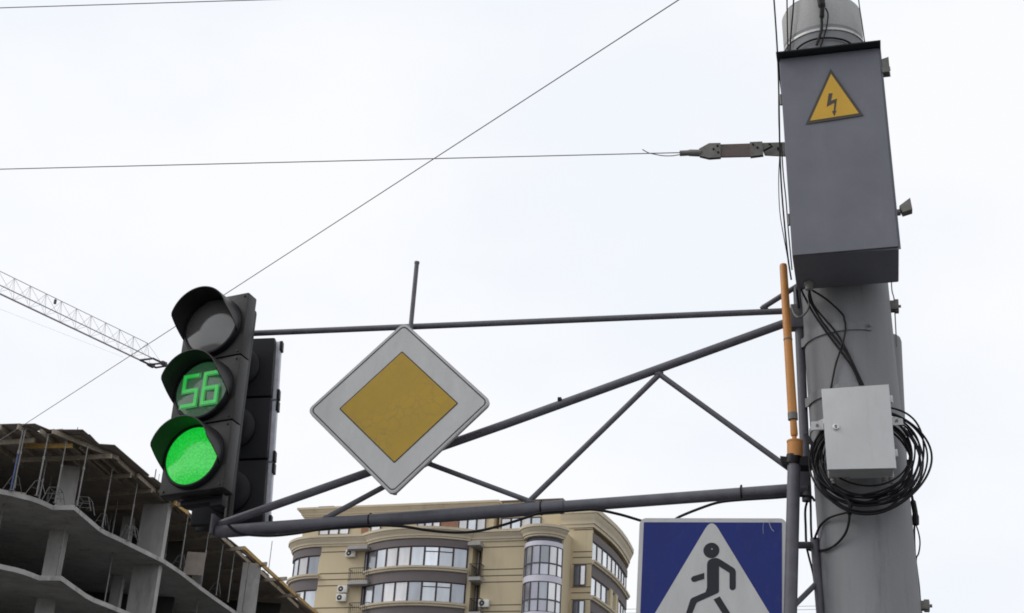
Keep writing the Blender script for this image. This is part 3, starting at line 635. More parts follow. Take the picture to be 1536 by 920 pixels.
c4 = [CS.pix(*p) for p in ((958, 781.5), (1178.5, 773.5), (1181, 920), (955.5, 920))]
sx0 = (c4[0][0] + c4[3][0]) / 2; sx1 = (c4[1][0] + c4[2][0]) / 2; sy1 = (c4[0][1] + c4[1][1]) / 2; sw = sx1 - sx0
cxm, cym = (sx0 + sx1) / 2, sy1 - sw / 2
ZS = thing('crossing_sign', 'square blue pedestrian crossing sign with a walking figure in white triangle', 'road sign', CS.pt(cxm, cym - sw / 2, -.02))
sh = lambda P_: [(x + cxm, y + cym) for x, y in P_]
m = MB(); CS.poly(m, sh(rrect(sw, sw, .032)), -.022, .022); m.build('rim', MT['sign_white'], ZS)
m = MB(); CS.poly(m, sh(rrect(sw - .042, sw - .042, .004)), 0, .0015); m.build('blue_panel', MT['blue'], ZS)
z5 = lambda x, y, d=.003: CS.pix(940 + x / 5.75, 760 + y / 5.75, d)
ap = z5(733, 98); l0 = z5(244, 920); r1 = z5(1232, 920)
yb = cym - sw / 2 + .075
def ext(p): t = (yb - ap[1]) / (p[1] - ap[1]); return (ap[0] + (p[0] - ap[0]) * t, yb)
tri = [ap, ext(l0), ext(r1)]
def round_poly(P_, r, n=6):
    out = []; N = len(P_); P_ = [np.array(p) for p in P_]
    for i in range(N):
        p, a_, b_ = P_[i], P_[i - 1], P_[(i + 1) % N]; u = unit(a_ - p); w_ = unit(b_ - p); half = math.acos(max(-1, min(1, u @ w_))) / 2
        t = r / math.tan(half); s = p + u * t; e = p + w_ * t
        for k in range(n + 1): q = k / n; out.append(tuple((1 - q) ** 2 * s + 2 * q * (1 - q) * p + q * q * e))
    return out
m = MB(); CS.poly(m, round_poly(tri, .036), .0015, .0015); m.build('white_triangle', MT['sign_white'], ZS)
head = [(731 + 69 * math.cos(2 * math.pi * k / 24) + (8 * math.sin(2 * math.pi * k / 24)), 379 + 66 * math.sin(2 * math.pi * k / 24) - 10 * math.cos(2 * math.pi * k / 24)) for k in range(24)]
body = [(693, 500), (697, 480), (708, 462), (728, 451), (752, 445), (775, 443), (800, 452), (918, 526), (934, 540), (942, 560), (942, 695), (937, 712), (922, 721), (905, 722), (892, 714), (887, 698), (887, 580), (882, 570), (797, 517), (797, 730), (790, 744), (775, 752), (610, 826), (600, 838), (560, 940), (545, 990), (528, 1008), (500, 1002), (492, 985), (548, 806), (560, 790), (680, 738), (693, 700)]
arm_ = [(670, 572), (670, 625), (590, 650), (570, 650), (557, 636), (556, 618), (570, 603), (585, 598)]
leg_ = [(750, 802), (803, 775), (950, 1010), (985, 1070), (975, 1092), (945, 1096), (925, 1080)]
m = MB()
for P_ in (head, body, arm_, leg_): CS.poly(m, [z5(*p) for p in P_], .003, .001)
fg = m.build('pedestrian_symbol', MT['figure'], ZS)
m = MB(); CS.poly(m, [tuple(np.array(z5(736, 368)) + .0028 * np.array((math.cos(t), math.sin(t)))) for t in np.linspace(0, 6.28, 9)[:-1]], .004, .003); m.build('rivet', MT['steel'], ZS)
m = MB()
for k in range(5): x = cxm - .17 + .085 * k; m and CS.poly(m, [(x - .02, yb + .02), (x + .02, yb + .02), (x + .012, yb + .07), (x - .028, yb + .07)], .003, .001)
m.build('crossing_stripes', MT['figure'], ZS)
# pale scratches in the blue film
m = MB()
for P_ in ([(1228, 112), (1232, 150), (1248, 190), (1270, 215)], [(1181, 138), (1176, 180), (1178, 235)]):
    q = smooth_path([CS.pt(*z5(*p), .0025) for p in P_], 5); m.tube(q, .0014 if P_[0][0] > 1200 else .0007, 5)
m.build('scratch', MT['sign_white'], ZS)
for dy in (-.14, .14):
    m = MB(); p = CS.pt(sx1 - .03, cym + dy, -.03); m.box(p, CS.a, CS.b, CS.n, .1, .03, .012, .002); m.build('bracket', MT['galv'], ZS)

# conduit riser behind the right edge of the pole
q0 = A(1337.5, 513, -.28); q1 = A(1343, 640, -.28); dd = unit(q1 - q0); qf = q0 + dd * ((q0[2] - .14) / -dd[2])
o = MB().tube([q0 - dd * .035, q0 - dd * .032, q0 - dd * .02, q0, qf], [.01, .032, .044, .050, .050], 24).build('conduit_pipe', MT['pole'], loc=qf); tag(o, 'grey round capped conduit pipe rising behind the pole\'s right edge', 'pipe')

# ================================================================== unfinished concrete building
ZA = 17.758; ST = 3.0; TK = .20
edge_px = [(0, 741), (16, 744), (31, 748), (44, 751), (56, 755), (68, 760), (78, 765), (111, 765), (120, 773), (133, 784), (147, 796), (158, 803), (178, 812), (210, 828), (245, 845), (272, 863), (300, 885), (322, 901), (345, 917)]
edge = [atZ(*p, ZA)[:2] for p in edge_px] + [np.array(p) for p in ((-13.3, 82.5), (-12.6, 88), (-11.8, 93.5), (-10.9, 100), (-10, 108))]
left = [np.array(p) for p in ((-44, 58.6), (-40, 57.2), (-36, 56.9), (-32, 57.6), (-29, 58.9), (-27, 58.7), (-25, 57.4), (-23, 57.2), (-21.6, 57.6))]
plan = left + edge + [np.array((-44, 112))]
UB = thing('unfinished_building', 'raw grey concrete frame of an unfinished building with wavy floor edges', 'building', V(-20, 66, 0))
for k in range(6):
    z = ZA - ST * k; m = MB(); m.prism([V(x, y, z + TK) for x, y in plan], V(0, 0, -TK)); m.build('floor_slab', MT['conc'], UB)
# piers
def pier_pts(px0, py0, px1, py1, th, z):
    p = atZ(px0, py0, z); q = atZ(px1, py1, z); a = unit(q - p); n = V(-a[1], a[0], 0); return [p, q, q + n * th, p + n * th]
piers = [pier_pts(75, 795, 102, 798, .5, ZA), pier_pts(200, 848, 239, 847, .3, ZA), pier_pts(354, 925, 382, 928, .5, ZA)]
for pp in piers:
    c = sum(pp) / 4
    for k in range(-1, 6):
        # pulled in a little from the slab edge below
        z0 = ZA - ST * k - ST + TK if k >= 0 else ZA + TK
        m = MB(); P_ = [V(p[0], p[1], z0) for p in pp]; m.prism([p + V(0, 0, ST - TK) for p in P_], V(0, 0, -(ST - TK))); m.build('pier', MT['conc'], UB)
extra = [(-24.5, 60.2), (-29.5, 61), (-34, 60), (-18.5, 72), (-16.4, 80.5), (-14.2, 95)]
for (x, y) in extra:
    for k in range(-1, 6):
        z0 = ZA - ST * k - ST + TK if k >= 0 else ZA + TK
        m = MB(); m.box(V(x, y, z0 + (ST - TK) / 2), V(1, 0, 0), V(0, 1, 0), V(0, 0, 1), .5, .5, ST - TK); m.build('pier', MT['conc'], UB)
for k in range(-1, 6):  # added walls that block light and keep the open floors dark
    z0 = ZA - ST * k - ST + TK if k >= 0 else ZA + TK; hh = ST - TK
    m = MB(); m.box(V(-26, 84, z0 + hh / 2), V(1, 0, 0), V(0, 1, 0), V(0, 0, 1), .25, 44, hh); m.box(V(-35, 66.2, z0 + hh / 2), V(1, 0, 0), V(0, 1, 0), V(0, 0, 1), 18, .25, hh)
    m.box(V(-21, 76, z0 + hh / 2), V(1, 0, 0), V(0, 1, 0), V(0, 0, 1), 9, .25, hh); m.box(V(-19, 90, z0 + hh / 2), V(1, 0, 0), V(0, 1, 0), V(0, 0, 1), 12, .25, hh); m.box(V(-43.8, 85.5, z0 + hh / 2), V(1, 0, 0), V(0, 1, 0), V(0, 0, 1), .25, 50, hh); m.box(V(-27, 110.5, z0 + hh / 2), V(1, 0, 0), V(0, 1, 0), V(0, 0, 1), 33, .25, hh); m.build('light_blocking_wall', MT['inner'], UB)

# ---- formwork deck for the next floor
ZR = ZA + ST + .3
FD = thing('formwork_deck', 'dark plywood and timber formwork roof propped above the unfinished top floor', 'formwork', V(-19, 62, ZR - .3))
def sheet(p1, p2, p3, dz, ext_=0., th=.025):
    a_, b_, c_ = atZ(*p1, ZR + dz), atZ(*p2, ZR + dz), atZ(*p3, ZR + dz); d_ = c_ - b_
    m = MB(); m.prism([a_ + V(0, 0, th), b_ + V(0, 0, th), c_ + V(0, 0, th), a_ + d_ + V(0, 0, th)], V(0, 0, -th)); m.build('plywood_sheet', MT['ply'], FD); return a_, b_, c_
sheet((-60, 640), (52, 636), (76, 646), .06)
sheet((-2, 637), (30, 636), (66, 652), .02)
sheet((58, 645), (124, 645), (160, 676), .05)
sheet((40, 652), (122, 654), (190, 700), .0)
sheet((168, 680.5), (185, 679.5), (224, 714.5), .06)
sheet((110, 664), (172, 668), (224, 713), .02)
sheet((212, 716), (230, 716.5), (258, 738), .05)
sheet((190, 702), (228, 718), (300, 772), .01)
sheet((270, 748), (296, 762), (345, 812), .04)
sheet((290, 772), (330, 798), (388, 846), .02)
sheet((352, 816), (366, 826), (396, 853), .06)
sheet((378, 850), (394, 858), (426, 884), .03)
sheet((406, 868), (412, 868), (440, 890), .06)
sheet((414, 884), (438, 894), (470, 920), .02)
sheet((436, 902), (456, 908), (490, 942), .05)
rj = random.Random(11)
for (px, py) in ((8, 637), (96, 645), (132, 652), (200, 694), (236, 722), (262, 741), (283, 757), (308, 776), (326, 792), (348, 812), (372, 836), (392, 855), (424, 882), (448, 902)):
    a_, b_ = rj.uniform(14, 26), rj.uniform(10, 22)
    sheet((px - a_ - 14, py + rj.uniform(-1, 3)), (px + rj.uniform(-3, 3), py + rj.uniform(-2, 1.5)), (px + b_, py + b_ * rj.uniform(.74, .86)), rj.uniform(.02, .12))
# the field of the deck behind the edge sheets
def zr(px, py, dz=0): return atZ(px, py, ZR + dz)
m = MB(); ed = [zr(-90, 646), zr(0, 645), zr(100, 652), zr(150, 676), zr(205, 711), zr(290, 774), zr(360, 833), zr(420, 886), zr(470, 930)]
ed = [V(-44, 60.5, ZR)] + ed + [V(-11, 104, ZR), V(-44, 112, ZR)]
m.prism([p + V(0, 0, .0) for p in ed], V(0, 0, -.02)); m.build('plywood_field', MT['ply'], FD)
# joists run away from the viewer, under the sheets
jd = unit(zr(222.6, 714) - zr(185, 679.5)); jn = V(-jd[1], jd[0], 0)
fronts = [(-40, 640), (0, 641), (27, 640), (61, 646), (79, 648), (100, 660), (120, 668), (150, 682), (176, 690), (206, 712), (214, 722), (238, 736), (262, 752), (290, 772), (315, 790), (340, 812), (365, 836), (390, 858), (415, 880)]
for i, p in enumerate(fronts):
    s = atZ(*p, ZR - .12); L_ = 5.2 if i != 4 else 3.2
    e = s + jd * L_; dn = 0.0 if i % 3 else -.03
    if i in (4,): s = atZ(79, 647, ZR - .1); e = atZ(177.5, 687.5, ZR - .1)
    d_ = unit(e - s); n_ = V(-d_[1], d_[0], 0)
    m = MB(); m.box((s + e) / 2 + V(0, 0, dn), d_, n_, V(0, 0, 1), np.linalg.norm(e - s), .09, .2); m.build('joist', MT['timber' if i % 5 != 4 else 'timber'], FD)
beams = [((-30, 666), (52, 661), 'timber'), ((38, 669), (108, 669), 'timber_y'), ((20, 691), (167, 684.5), 'timber'), ((100, 720.5), (196.5, 713.5), 'timber'), ((160, 741), (228, 736), 'timber'), ((129, 764), (272, 757), 'timber'), ((262, 755), (282, 770), 'timber_y'), ((185, 792), (300, 783), 'timber'), ((220, 812), (335, 803), 'timber'), ((240, 831), (366, 822.5), 'timber'), ((366, 822), (396, 850), 'timber_y'), ((396, 850), (440, 890), 'timber_y'), ((330, 853), (400, 846), 'timber'), ((350, 874), (430, 868), 'timber'), ((300, 900), (450, 893), 'timber'), ((440, 890), (480, 925), 'timber_y')]
for p, q, mt in beams:
    s = atZ(*p, ZR - .33); e = atZ(*q, ZR - .33); d_ = unit(e - s); n_ = V(-d_[1], d_[0], 0)
    m = MB(); m.box((s + e) / 2, d_, n_, V(0, 0, 1), np.linalg.norm(e - s), .1, .2); m.build('beam', MT[mt], FD)

# ---- props with tripods
zq = lambda x, y: (x / 2.875, 600 + y / 2.875)
props = [((56, 392), 1, 'prop'), ((46, 390), 0, 'prop_blue'), ((157, 414), 1, 'prop'), ((236, 446), 0, 'prop'), ((332, 456), 0, 'prop'), ((440, 552), 1, 'prop'), ((551, 606), 1, 'prop'), ((776, 727), 1, 'prop'), ((868, 790), 0, 'prop'), ((931, 842), 1, 'prop'), ((982, 872), 0, 'prop'), ((1046, 912), 0, 'prop')]
ords = ['first', 'second', 'third', 'fourth', 'fifth', 'sixth', 'seventh', 'eighth', 'ninth', 'tenth', 'eleventh', 'twelfth', 'thirteenth', 'fourteenth', 'fifteenth', 'sixteenth']
def prop_proto(mt, tri_, h):
    o = V(0, 0, 0); r_ = thing('formwork_prop', '', 'prop', o)
    MB().tube([o, o + V(0, 0, h * .62)], .032, 10).build('outer_tube', MT[mt], r_)
    MB().tube([o + V(0, 0, h * .6), o + V(0, 0, h)], .023, 10).build('inner_tube', MT['prop'], r_)
    MB().tube([o + V(0, 0, h * .585), o + V(0, 0, h * .64)], .045, 10).build('collar', MT['prop'], r_)
    m = MB(); m.box(o + V(0, 0, .008), V(1, 0, 0), V(0, 1, 0), V(0, 0, 1), .14, .14, .016); m.box(o + V(0, 0, h - .006), V(1, 0, 0), V(0, 1, 0), V(0, 0, 1), .14, .14, .012); m.build('end_plates', MT['prop'], r_)
    if tri_:
        m = MB()
        for a_ in (20, 140, 260):
            d_ = V(math.cos(rad(a_)), math.sin(rad(a_)), 0); m.tube([o + V(0, 0, .66) + d_ * .05, o + V(0, 0, .6) + d_ * .16, o + d_ * .46], .014, 8)
            m.tube([o + V(0, 0, .3) + d_ * .03, o + V(0, 0, .32) + d_ * .29], .010, 8)
        m.build('tripod', MT['trestle' if mt == 'prop' else 'prop_blue'], r_)
    return r_
PH = ZR - .43 - (ZA + TK)
protos = {}
def copy_tree(o, parent=None):
    c = o.copy(); COL.objects.link(c); c.parent = parent
    for ch in [x for x in bpy.data.objects if x.parent == o]: copy_tree(ch, c)
    return c
def place_prop(p, tri_, mt, h, label, group):
    key = (tri_, mt, round(h, 2))
    if key not in protos: protos[key] = prop_proto(mt, tri_, h); o = protos[key]
    else: o = copy_tree(protos[key])
    o.location = p; o.rotation_euler = (0, 0, random.uniform(0, 2)); tag(o, label, 'prop', group)
for i, (p, tri_, mt) in enumerate(props):
    lab = ords[i] + ' steel prop from the left under the plywood roof' + (', on a tripod' if tri_ else '')
    if mt == 'prop_blue': lab = 'blue steel prop beside the first grey prop under the plywood roof'
    place_prop(atZ(*zq(*p), ZA + TK), tri_, mt, PH, lab, 'steel props under the formwork')
for (px, py), lab in (((6, 756), 'steel prop at the left edge one floor below the formwork'), ((99, 785), 'steel prop in front of the left concrete pier one floor down'), ((169.4, 829), 'steel prop in the dark opening between the two lower piers'), ((297, 900), 'steel prop in the dark opening right of the wide lower pier')):
    place_prop(atZ(px, py, ZA) - V(0, 0, ST - TK), 0, 'prop', ST - TK, lab, 'steel props on the lower floor')
deep = [(20, 384), (112, 400), (190, 418), (300, 452), (400, 500), (500, 560), (610, 630), (660, 660), (715, 690), (830, 770), (905, 822)]
for i, (x, y) in enumerate(deep):
    q = atZ(*zq(x, y), ZA + TK); d_ = unit(V(-1, 1.1, 0)); place_prop(q + d_ * (3.0 + 1.7 * (i % 3)), 0, 'prop', PH, ords[i] + ' dim prop from the left in the rear row beneath the plywood roof', 'rear row of props under the formwork')
# low folding trestles beside the left pier
def trestle(px, py, label, s=1.0):
    s *= .8
    p = atZ(px, py, ZA + TK); m = MB()
    for y in (0, .7):
        q = p + V(0, y, 0); m.tube([q + V(-.5 * s, 0, .0), q + V(-.25 * s, 0, .75 * s), q + V(.25 * s, 0, .75 * s), q + V(.5 * s, 0, 0)], .022, 8); m.tube([q + V(-.36 * s, 0, .4 * s), q + V(.36 * s, 0, .4 * s)], .016, 8)
    for x in (-.25, .25): m.tube([p + V(x * s, 0, .75 * s), p + V(x * s, .7, .75 * s)], .018, 8)
    tag(m.build('trestle', MT['trestle'], loc=p), label, 'trestle', 'tubular trestles on the unfinished floor')
trestle(77, 752, 'bent tube trestle just left of the left concrete pier')
trestle(122, 766, 'bent tube trestle just right of the left concrete pier')
trestle(192, 806, 'bent tube trestle standing left of the wide right pier', .9)
p = atZ(288, 862, ZA + TK); m = MB(); m.box(p + V(0, .3, .62), V(1, 0, 0), unit(V(0, .25, 1)), unit(V(0, 1, -.25)), .95, 1.25, .03); tag(m.build('plywood_board', MT['brick'] if 0 else MT['ply'], loc=p), 'reddish plywood board leaning among the props behind the light', 'board')
for (x, y, w_, h_, d2, lab) in ((128, 408, 1.6, .5, 2.2, 'low dark stack of formwork panels behind the second tripod'), (470, 566, 1.3, .7, 2.4, 'dark stack of panels behind the props near the green lamp'), (690, 672, 1.8, .6, 2.0, 'long low stack of dark boards left of the reddish board')):
    q = atZ(*zq(x, y), ZA + TK) + unit(V(-1, 1.1, 0)) * d2; m = MB()
    for k in range(int(h_ / .09)):
        rb_ = random.Random(x + k); m.box(q + V(rb_.uniform(-.1, .1), rb_.uniform(-.1, .1), .045 + .09 * k), unit(V(1, .2 + rb_.uniform(-.1, .1), 0)), unit(V(-.2, 1, 0)), V(0, 0, 1), w_ * rb_.uniform(.8, 1.05), .9, .075)
    tag(m.build('panel_stack', MT['ply'], loc=q), lab, 'panel stack', 'stacks of panels on the unfinished floor')
# reinforcement bars above the deck
def rod(px, py0, py1, label, r=.012, mt='rust', Z=None):
    p = atZ(px, py0, ZR + .05 if Z is None else Z); h = (py0 - py1) / 2200 * p[1] * 1.08
    tag(MB().tube([p, p + V(0, 0, h)], r, 6).build('rebar', MT[mt], loc=p), label, 'rebar', 'bars standing above the formwork')
rod(232, 718, 704, 'thick short reinforcement bar just left of the green lamp', .025)
rod(237.5, 722, 711, 'thin short reinforcement bar beside the green lamp', .012)
rod(402, 862, 814, 'tallest thin rod above the far end of the formwork', .022)
rod(397, 858, 848, 'short rod beside the tallest rod at the far formwork', .016)
for i, px in enumerate((420, 424, 428)): rod(px, 888, 870 + i * 2, ['left', 'middle', 'right'][i] + ' of three thin bars at the far end of the formwork', .016)
rod(116, 645, 641, 'tiny stub of bar on the nearest plywood sheets', .015)

# ================================================================== tower crane
ZC = 44.54
c0 = atZ(0, 441, ZC); c1 = atZ(222, 546, ZC); jdir = unit(c1 - c0); jperp = V(-jdir[1], jdir[0], 0)
cm = atZ(0, 428, ZC); wid = abs((cm - c0) @ jperp); sgn = np.sign((cm - c0) @ jperp)
apx = 1.35
tip = c1; LJ = 56.; tail = tip - jdir * LJ
ct = tail + jperp * sgn * wid / 2
CR = thing('tower_crane', 'lattice boom of a tower crane high over the unfinished building', 'crane', V(ct[0], ct[1], 0))
def cp(t, k):   # point on chord k at distance t back from the tip
    b_ = tip - jdir * t
    return b_ if k == 0 else (b_ + jperp * sgn * wid if k == 1 else b_ + jperp * sgn * wid / 2 + V(0, 0, apx))
MB().tube([cp(-.2, 0), cp(LJ, 0)], .07, 8).build('chord', MT['crane'], CR)
MB().tube([cp(-.4, 1), cp(LJ, 1)], .042, 8).build('chord', MT['crane'], CR)
MB().tube([cp(1.0, 2), cp(LJ, 2)], .028, 8).build('chord', MT['crane'], CR)
m = MB(); ps = 1.52; nP = int((LJ - 1) / ps)
for i in range(nP):
    t = 1. + i * ps
    for k in (0, 1):
        m.tube([cp(t, 2), cp(t + ps * .5, k)], .013, 5, False); m.tube([cp(t + ps, 2), cp(t + ps * .5, k)], .013, 5, False)
    m.tube([cp(t, 2), (cp(t, 0) + cp(t, 1)) / 2], .009, 5, False); m.tube([cp(t + ps * .5, 0), cp(t + ps * .5, 1)], .011, 5, False); m.tube([cp(t + ps * .5, 0), cp(t + ps * 1.5, 1)], .009, 5, False)
for k in (0, 1): m.tube([cp(1., 2), cp(-.2, k)], .014, 5)
m.build('bracing', MT['crane'], CR)
m = MB()
for a_, b_ in ((cp(-.1, 0) + jperp * -.2 * sgn, cp(-.5, 1) + jperp * .3 * sgn), (cp(.9, 0), cp(-.9, 0)), (cp(.7, 1), cp(-1.0, 1)), (cp(-.9, 0), cp(-1.0, 1)), (cp(.9, 0), cp(.7, 1))): m.tube([a_, b_], .09, 8)
m.box(cp(-.4, 0), jdir, jperp, V(0, 0, 1), .5, .3, .25); m.box(cp(-.5, 1), jdir, jperp, V(0, 0, 1), .5, .3, .3); m.build('tip_frame', MT['crane_dark'], CR)
m = MB(); lp_ = atZ(84, 447, ZC + apx); m.tube([lp_, lp_ - V(0, 0, .2)], .02, 6); m.box(lp_ - V(0, 0, .33), V(1, 0, 0), V(0, 1, 0), V(0, 0, 1), .18, .18, .36, .03); m.build('lamp', MT['crane_dark'], CR)
m = MB()
for sx in (-.8, .8):
    for sy in (-.8, .8): m.tube([V(ct[0] + sx, ct[1] + sy, 0), V(ct[0] + sx, ct[1] + sy, ZC + 7)], .08, 6)
for i in range(22):
    z = i * 2.3
    for q in range(4):
        s4 = ((-.8, -.8), (.8, -.8), (.8, .8), (-.8, .8)); a_ = s4[q]; b_ = s4[(q + 1) % 4]
        m.tube([V(ct[0] + a_[0], ct[1] + a_[1], z), V(ct[0] + b_[0], ct[1] + b_[1], z + 2.3)], .04, 5)
m.build('mast', MT['crane'], CR)
p0 = atZ(-30, 452, ZC - 2.5); p1 = atZ(185, 536, ZC - 2.5)
o = MB().tube([p0, p1], .006, 5).build('guide_wire', MT['crane'], loc=p0); tag(o, 'very faint thin line just under the crane boom', 'wire')

# ================================================================== apartment building
psi = 20.
AB0 = atY(640, 850, 110)
AF = Fr(AB0, psi)
AP = thing('apartment_building', 'beige apartment block with curved brown window bays and heavy cornices', 'building', V(AB0[0], AB0[1] + 6, 0))
def S(px, v, py=860): return AF.pix(px, py, v)[0]
def Zp(px, py, v): return AF.P(px, py, v)[2]
def W3(s, v, z): p = AF.o + AF.a * s + AF.n * v; return V(p[0], p[1], z)
z_ct = Zp(630, 789, 2.0); z_cb = Zp(630, 807.5, 1.5)
z_w1t, z_w1b = Zp(630, 819.5, 1.4), Zp(630, 849.6, 1.4)
z_w2t, z_w2b = Zp(630, 872, 1.4), Zp(630, 902.6, 1.4)
FLH = z_w1t - z_w2t
def arc3(p, q, bulge, n=16):
    """plan arc from p to q bulging outward (+v) by bulge"""
    p, q = np.array(p, float), np.array(q, float); c = np.linalg.norm(q - p); R = (c * c / 4 + bulge * bulge) / (2 * bulge); t = (q - p) / c; nn = np.array((-t[1], t[0]))
    if nn[1] < 0 and abs(t[0]) > .2: nn = -nn
    m_ = (p + q) / 2; ce = m_ + nn * (bulge - R); h = math.asin(min(1, c / 2 / R)); h = math.pi - h if bulge > R else h
    return [tuple(ce + R * (nn * math.cos(a) + t * math.sin(a))) for a in np.linspace(-h, h, n + 1)]
def offs(path, d):
    P_ = [np.array(p, float) for p in path]; out = []
    for i, p in enumerate(P_):
        n_ = []
        if i > 0: t = unit(p - P_[i - 1]); n_.append(np.array((-t[1], t[0])))
        if i < len(P_) - 1: t = unit(P_[i + 1] - p); n_.append(np.array((-t[1], t[0])))
        s = unit(sum(n_)); k = 1 / max(.45, s @ n_[0]); out.append(p + s * d * k)
    return out
def solid(mb, path, z0, z1, d0, d1):
    """vertical ribbon wall following path, from offset d0 to d1"""
    a_ = offs(path, d0); b_ = offs(path, d1); n = len(path)
    for i in range(n - 1):
        q = [W3(*b_[i], z0), W3(*b_[i + 1], z0), W3(*b_[i + 1], z1), W3(*b_[i], z1)]; r_ = [W3(*a_[i], z0), W3(*a_[i + 1], z0), W3(*a_[i + 1], z1), W3(*a_[i], z1)]
        mb.add(q, [[0, 1, 2, 3]], n > 6); mb.add(r_, [[3, 2, 1, 0]], n > 6); mb.add([q[0], q[1], r_[1], r_[0]], [[0, 3, 2, 1]]); mb.add([q[3], q[2], r_[2], r_[3]], [[0, 1, 2, 3]])
    for i in (0, n - 1): mb.add([W3(*a_[i], z0), W3(*b_[i], z0), W3(*b_[i], z1), W3(*a_[i], z1)], [[0, 1, 2, 3]])
    return mb
def cornice(path, prof, name='cornice', mt='beige_trim', parent=None):
    """prof: list of (offset, z), swept along the path"""
    m = MB(); rows = [offs(path, d) for d, z in prof]; n = len(path)
    vs = []; fs = []
    for (d, z), row in zip(prof, rows): vs += [W3(*p, z) for p in row]
    for j in range(len(prof) - 1):
        for i in range(n - 1): fs.append([j * n + i, j * n + i + 1, (j + 1) * n + i + 1, (j + 1) * n + i])
    for e in (0, n - 1): fs.append([j * n + e for j in range(len(prof))])
    m.add(vs, fs, True); return m.build(name, MT[mt], parent or AP)
gl_cycle = ['g_sky', 'g_white', 'g_sky', 'g_white', 'g_white', 'g_sky', 'g_grey', 'g_sky']
def windows(path, n, z0, z1, mats, parent, inset=.10, fw_=.07, transom=None, frame='frame', ends=True):
    """n windows evenly spaced along the plan path; each a frame with its pane"""
    P_ = [np.array(p, float) for p in offs(path, -inset)]; L_ = np.cumsum([0] + [np.linalg.norm(P_[i + 1] - P_[i]) for i in range(len(P_) - 1)])
    def at(t):
        t *= L_[-1]; i = min(np.searchsorted(L_, t, 'right') - 1, len(P_) - 2); return P_[i] + (P_[i + 1] - P_[i]) * (t - L_[i]) / (L_[i + 1] - L_[i])
    for i in range(n):
        p, q = at(i / n), at((i + 1) / n); t = unit(q - p); nn = np.array((-t[1], t[0])); w_ = np.linalg.norm(q - p)
        m = MB(); t3 = W3(*t, 0) - W3(0, 0, 0); n3 = W3(*nn, 0) - W3(0, 0, 0); up = V(0, 0, 1)
        def bar(u0, u1, a_, b_): m.box(W3(*(p + t * (u0 + u1) / 2), (a_ + b_) / 2), t3, up, n3, u1 - u0, b_ - a_, .08)
        bar(0, fw_, z0, z1); bar(w_ - fw_, w_, z0, z1); bar(fw_, w_ - fw_, z0, z0 + fw_); bar(fw_, w_ - fw_, z1 - fw_, z1)
        if transom and (i in transom): zt_ = z1 - (z1 - z0) * .26; bar(fw_, w_ - fw_, zt_ - .03, zt_ + .03)
        f_ = m.build('window', MT[frame], parent)
        m = MB(); e = random.uniform(-.012, .012); c_ = W3(*((p + q) / 2), (z0 + z1) / 2) - n3 * .012
        m.box(c_, unit(t3 + n3 * e), up, n3, w_ - fw_ * 1.6, z1 - z0 - fw_ * 1.6, .012); m.build('pane', MT[mats[i % len(mats)]], f_)

# plan outline, left to right (s along the front, v outward)
sL0, sL1 = S(441, -2.6), S(478.5, 0)
sC0, sC1 = S(549, .25), S(700, .25)
sR0, sR1 = S(722, 0), S(785, 0)
sG1 = S(843.5, -.3)
left_bay = arc3((S(437.5, -2.4), -2.4), (sL1, 0), .75)
left_bay = [(S(441, -7), -7.0)] + left_bay
center_bay = arc3((sC0, .25), (sC1, .25), 1.35, 20)
glass_bay = arc3((sR1, 0), (sG1, -.3), 1.25, 14)
VB = -2.4
sB0, sB1 = S(843, VB), S(887, VB)
# right wing curve from its cornice edge, projected at its height
zq_ = Zp(890, 800, VB)
def curveR(pts):
    out = []
    for p in pts:
        q = atZ(*p, zq_) - AF.o; out.append((q @ AF.a, q @ AF.n))
    return out
rw_ = curveR([(891, 800), (900, 807), (909, 814.5), (918, 822.5), (926, 831), (933, 840), (939, 849.5), (943, 857)])
off0 = np.array((sB1, VB)) - np.array(rw_[0]); right_wing = [tuple(np.array(p) + off0) for p in rw_]
lastd = unit(np.array(right_wing[-1]) - np.array(right_wing[-2])); right_wing += [tuple(np.array(right_wing[-1]) + unit(lastd + np.array((-.35, -.2))) * 3)]
# --- wall masses (beige)
def mass(path, z0, z1, name, mt, back=-16., bs=0.):
    m = MB(); poly = [W3(*p, z1) for p in path] + [W3(path[-1][0] - bs, back, z1), W3(path[0][0], back, z1)]
    m.prism(poly, V(0, 0, z0 - z1)); return m.build(name, MT[mt], AP)
main_path = [(S(441, -7), -7.0), (S(440, -2.2), -2.2), (sL1, 0), (sC0, 0), (sC0 + .02, -.9), (S(707, -.9), -.9), (S(707, -1.1), -1.1), (sR0 - .02, -1.1), (sR0, 0), (sR1, 0), (sG1, -.3), (sG1 + .02, VB - .5)]
main_wall = mass(main_path, 0, z_ct - .05, 'wall', 'beige')
block_path = [(sB0, VB), (sB1, VB)] + [tuple(p) for p in offs(right_wing, -.25)[1:]]
z_bt = Zp(868, 766, VB)
mass(block_path[:2] + [tuple(p) for p in offs(right_wing, -.4)[1:8]], 0, z_bt - .3, 'wall', 'beige', back=-18, bs=right_wing[7][0] - sB0 - .6)
# pilaster left of the recess
m = MB(); solid(m, [(S(700.5, .1), .1), (S(707, .1), .1)], 0, z_cb, -1.0, 0.); m.build('pilaster', MT['beige'], AP)
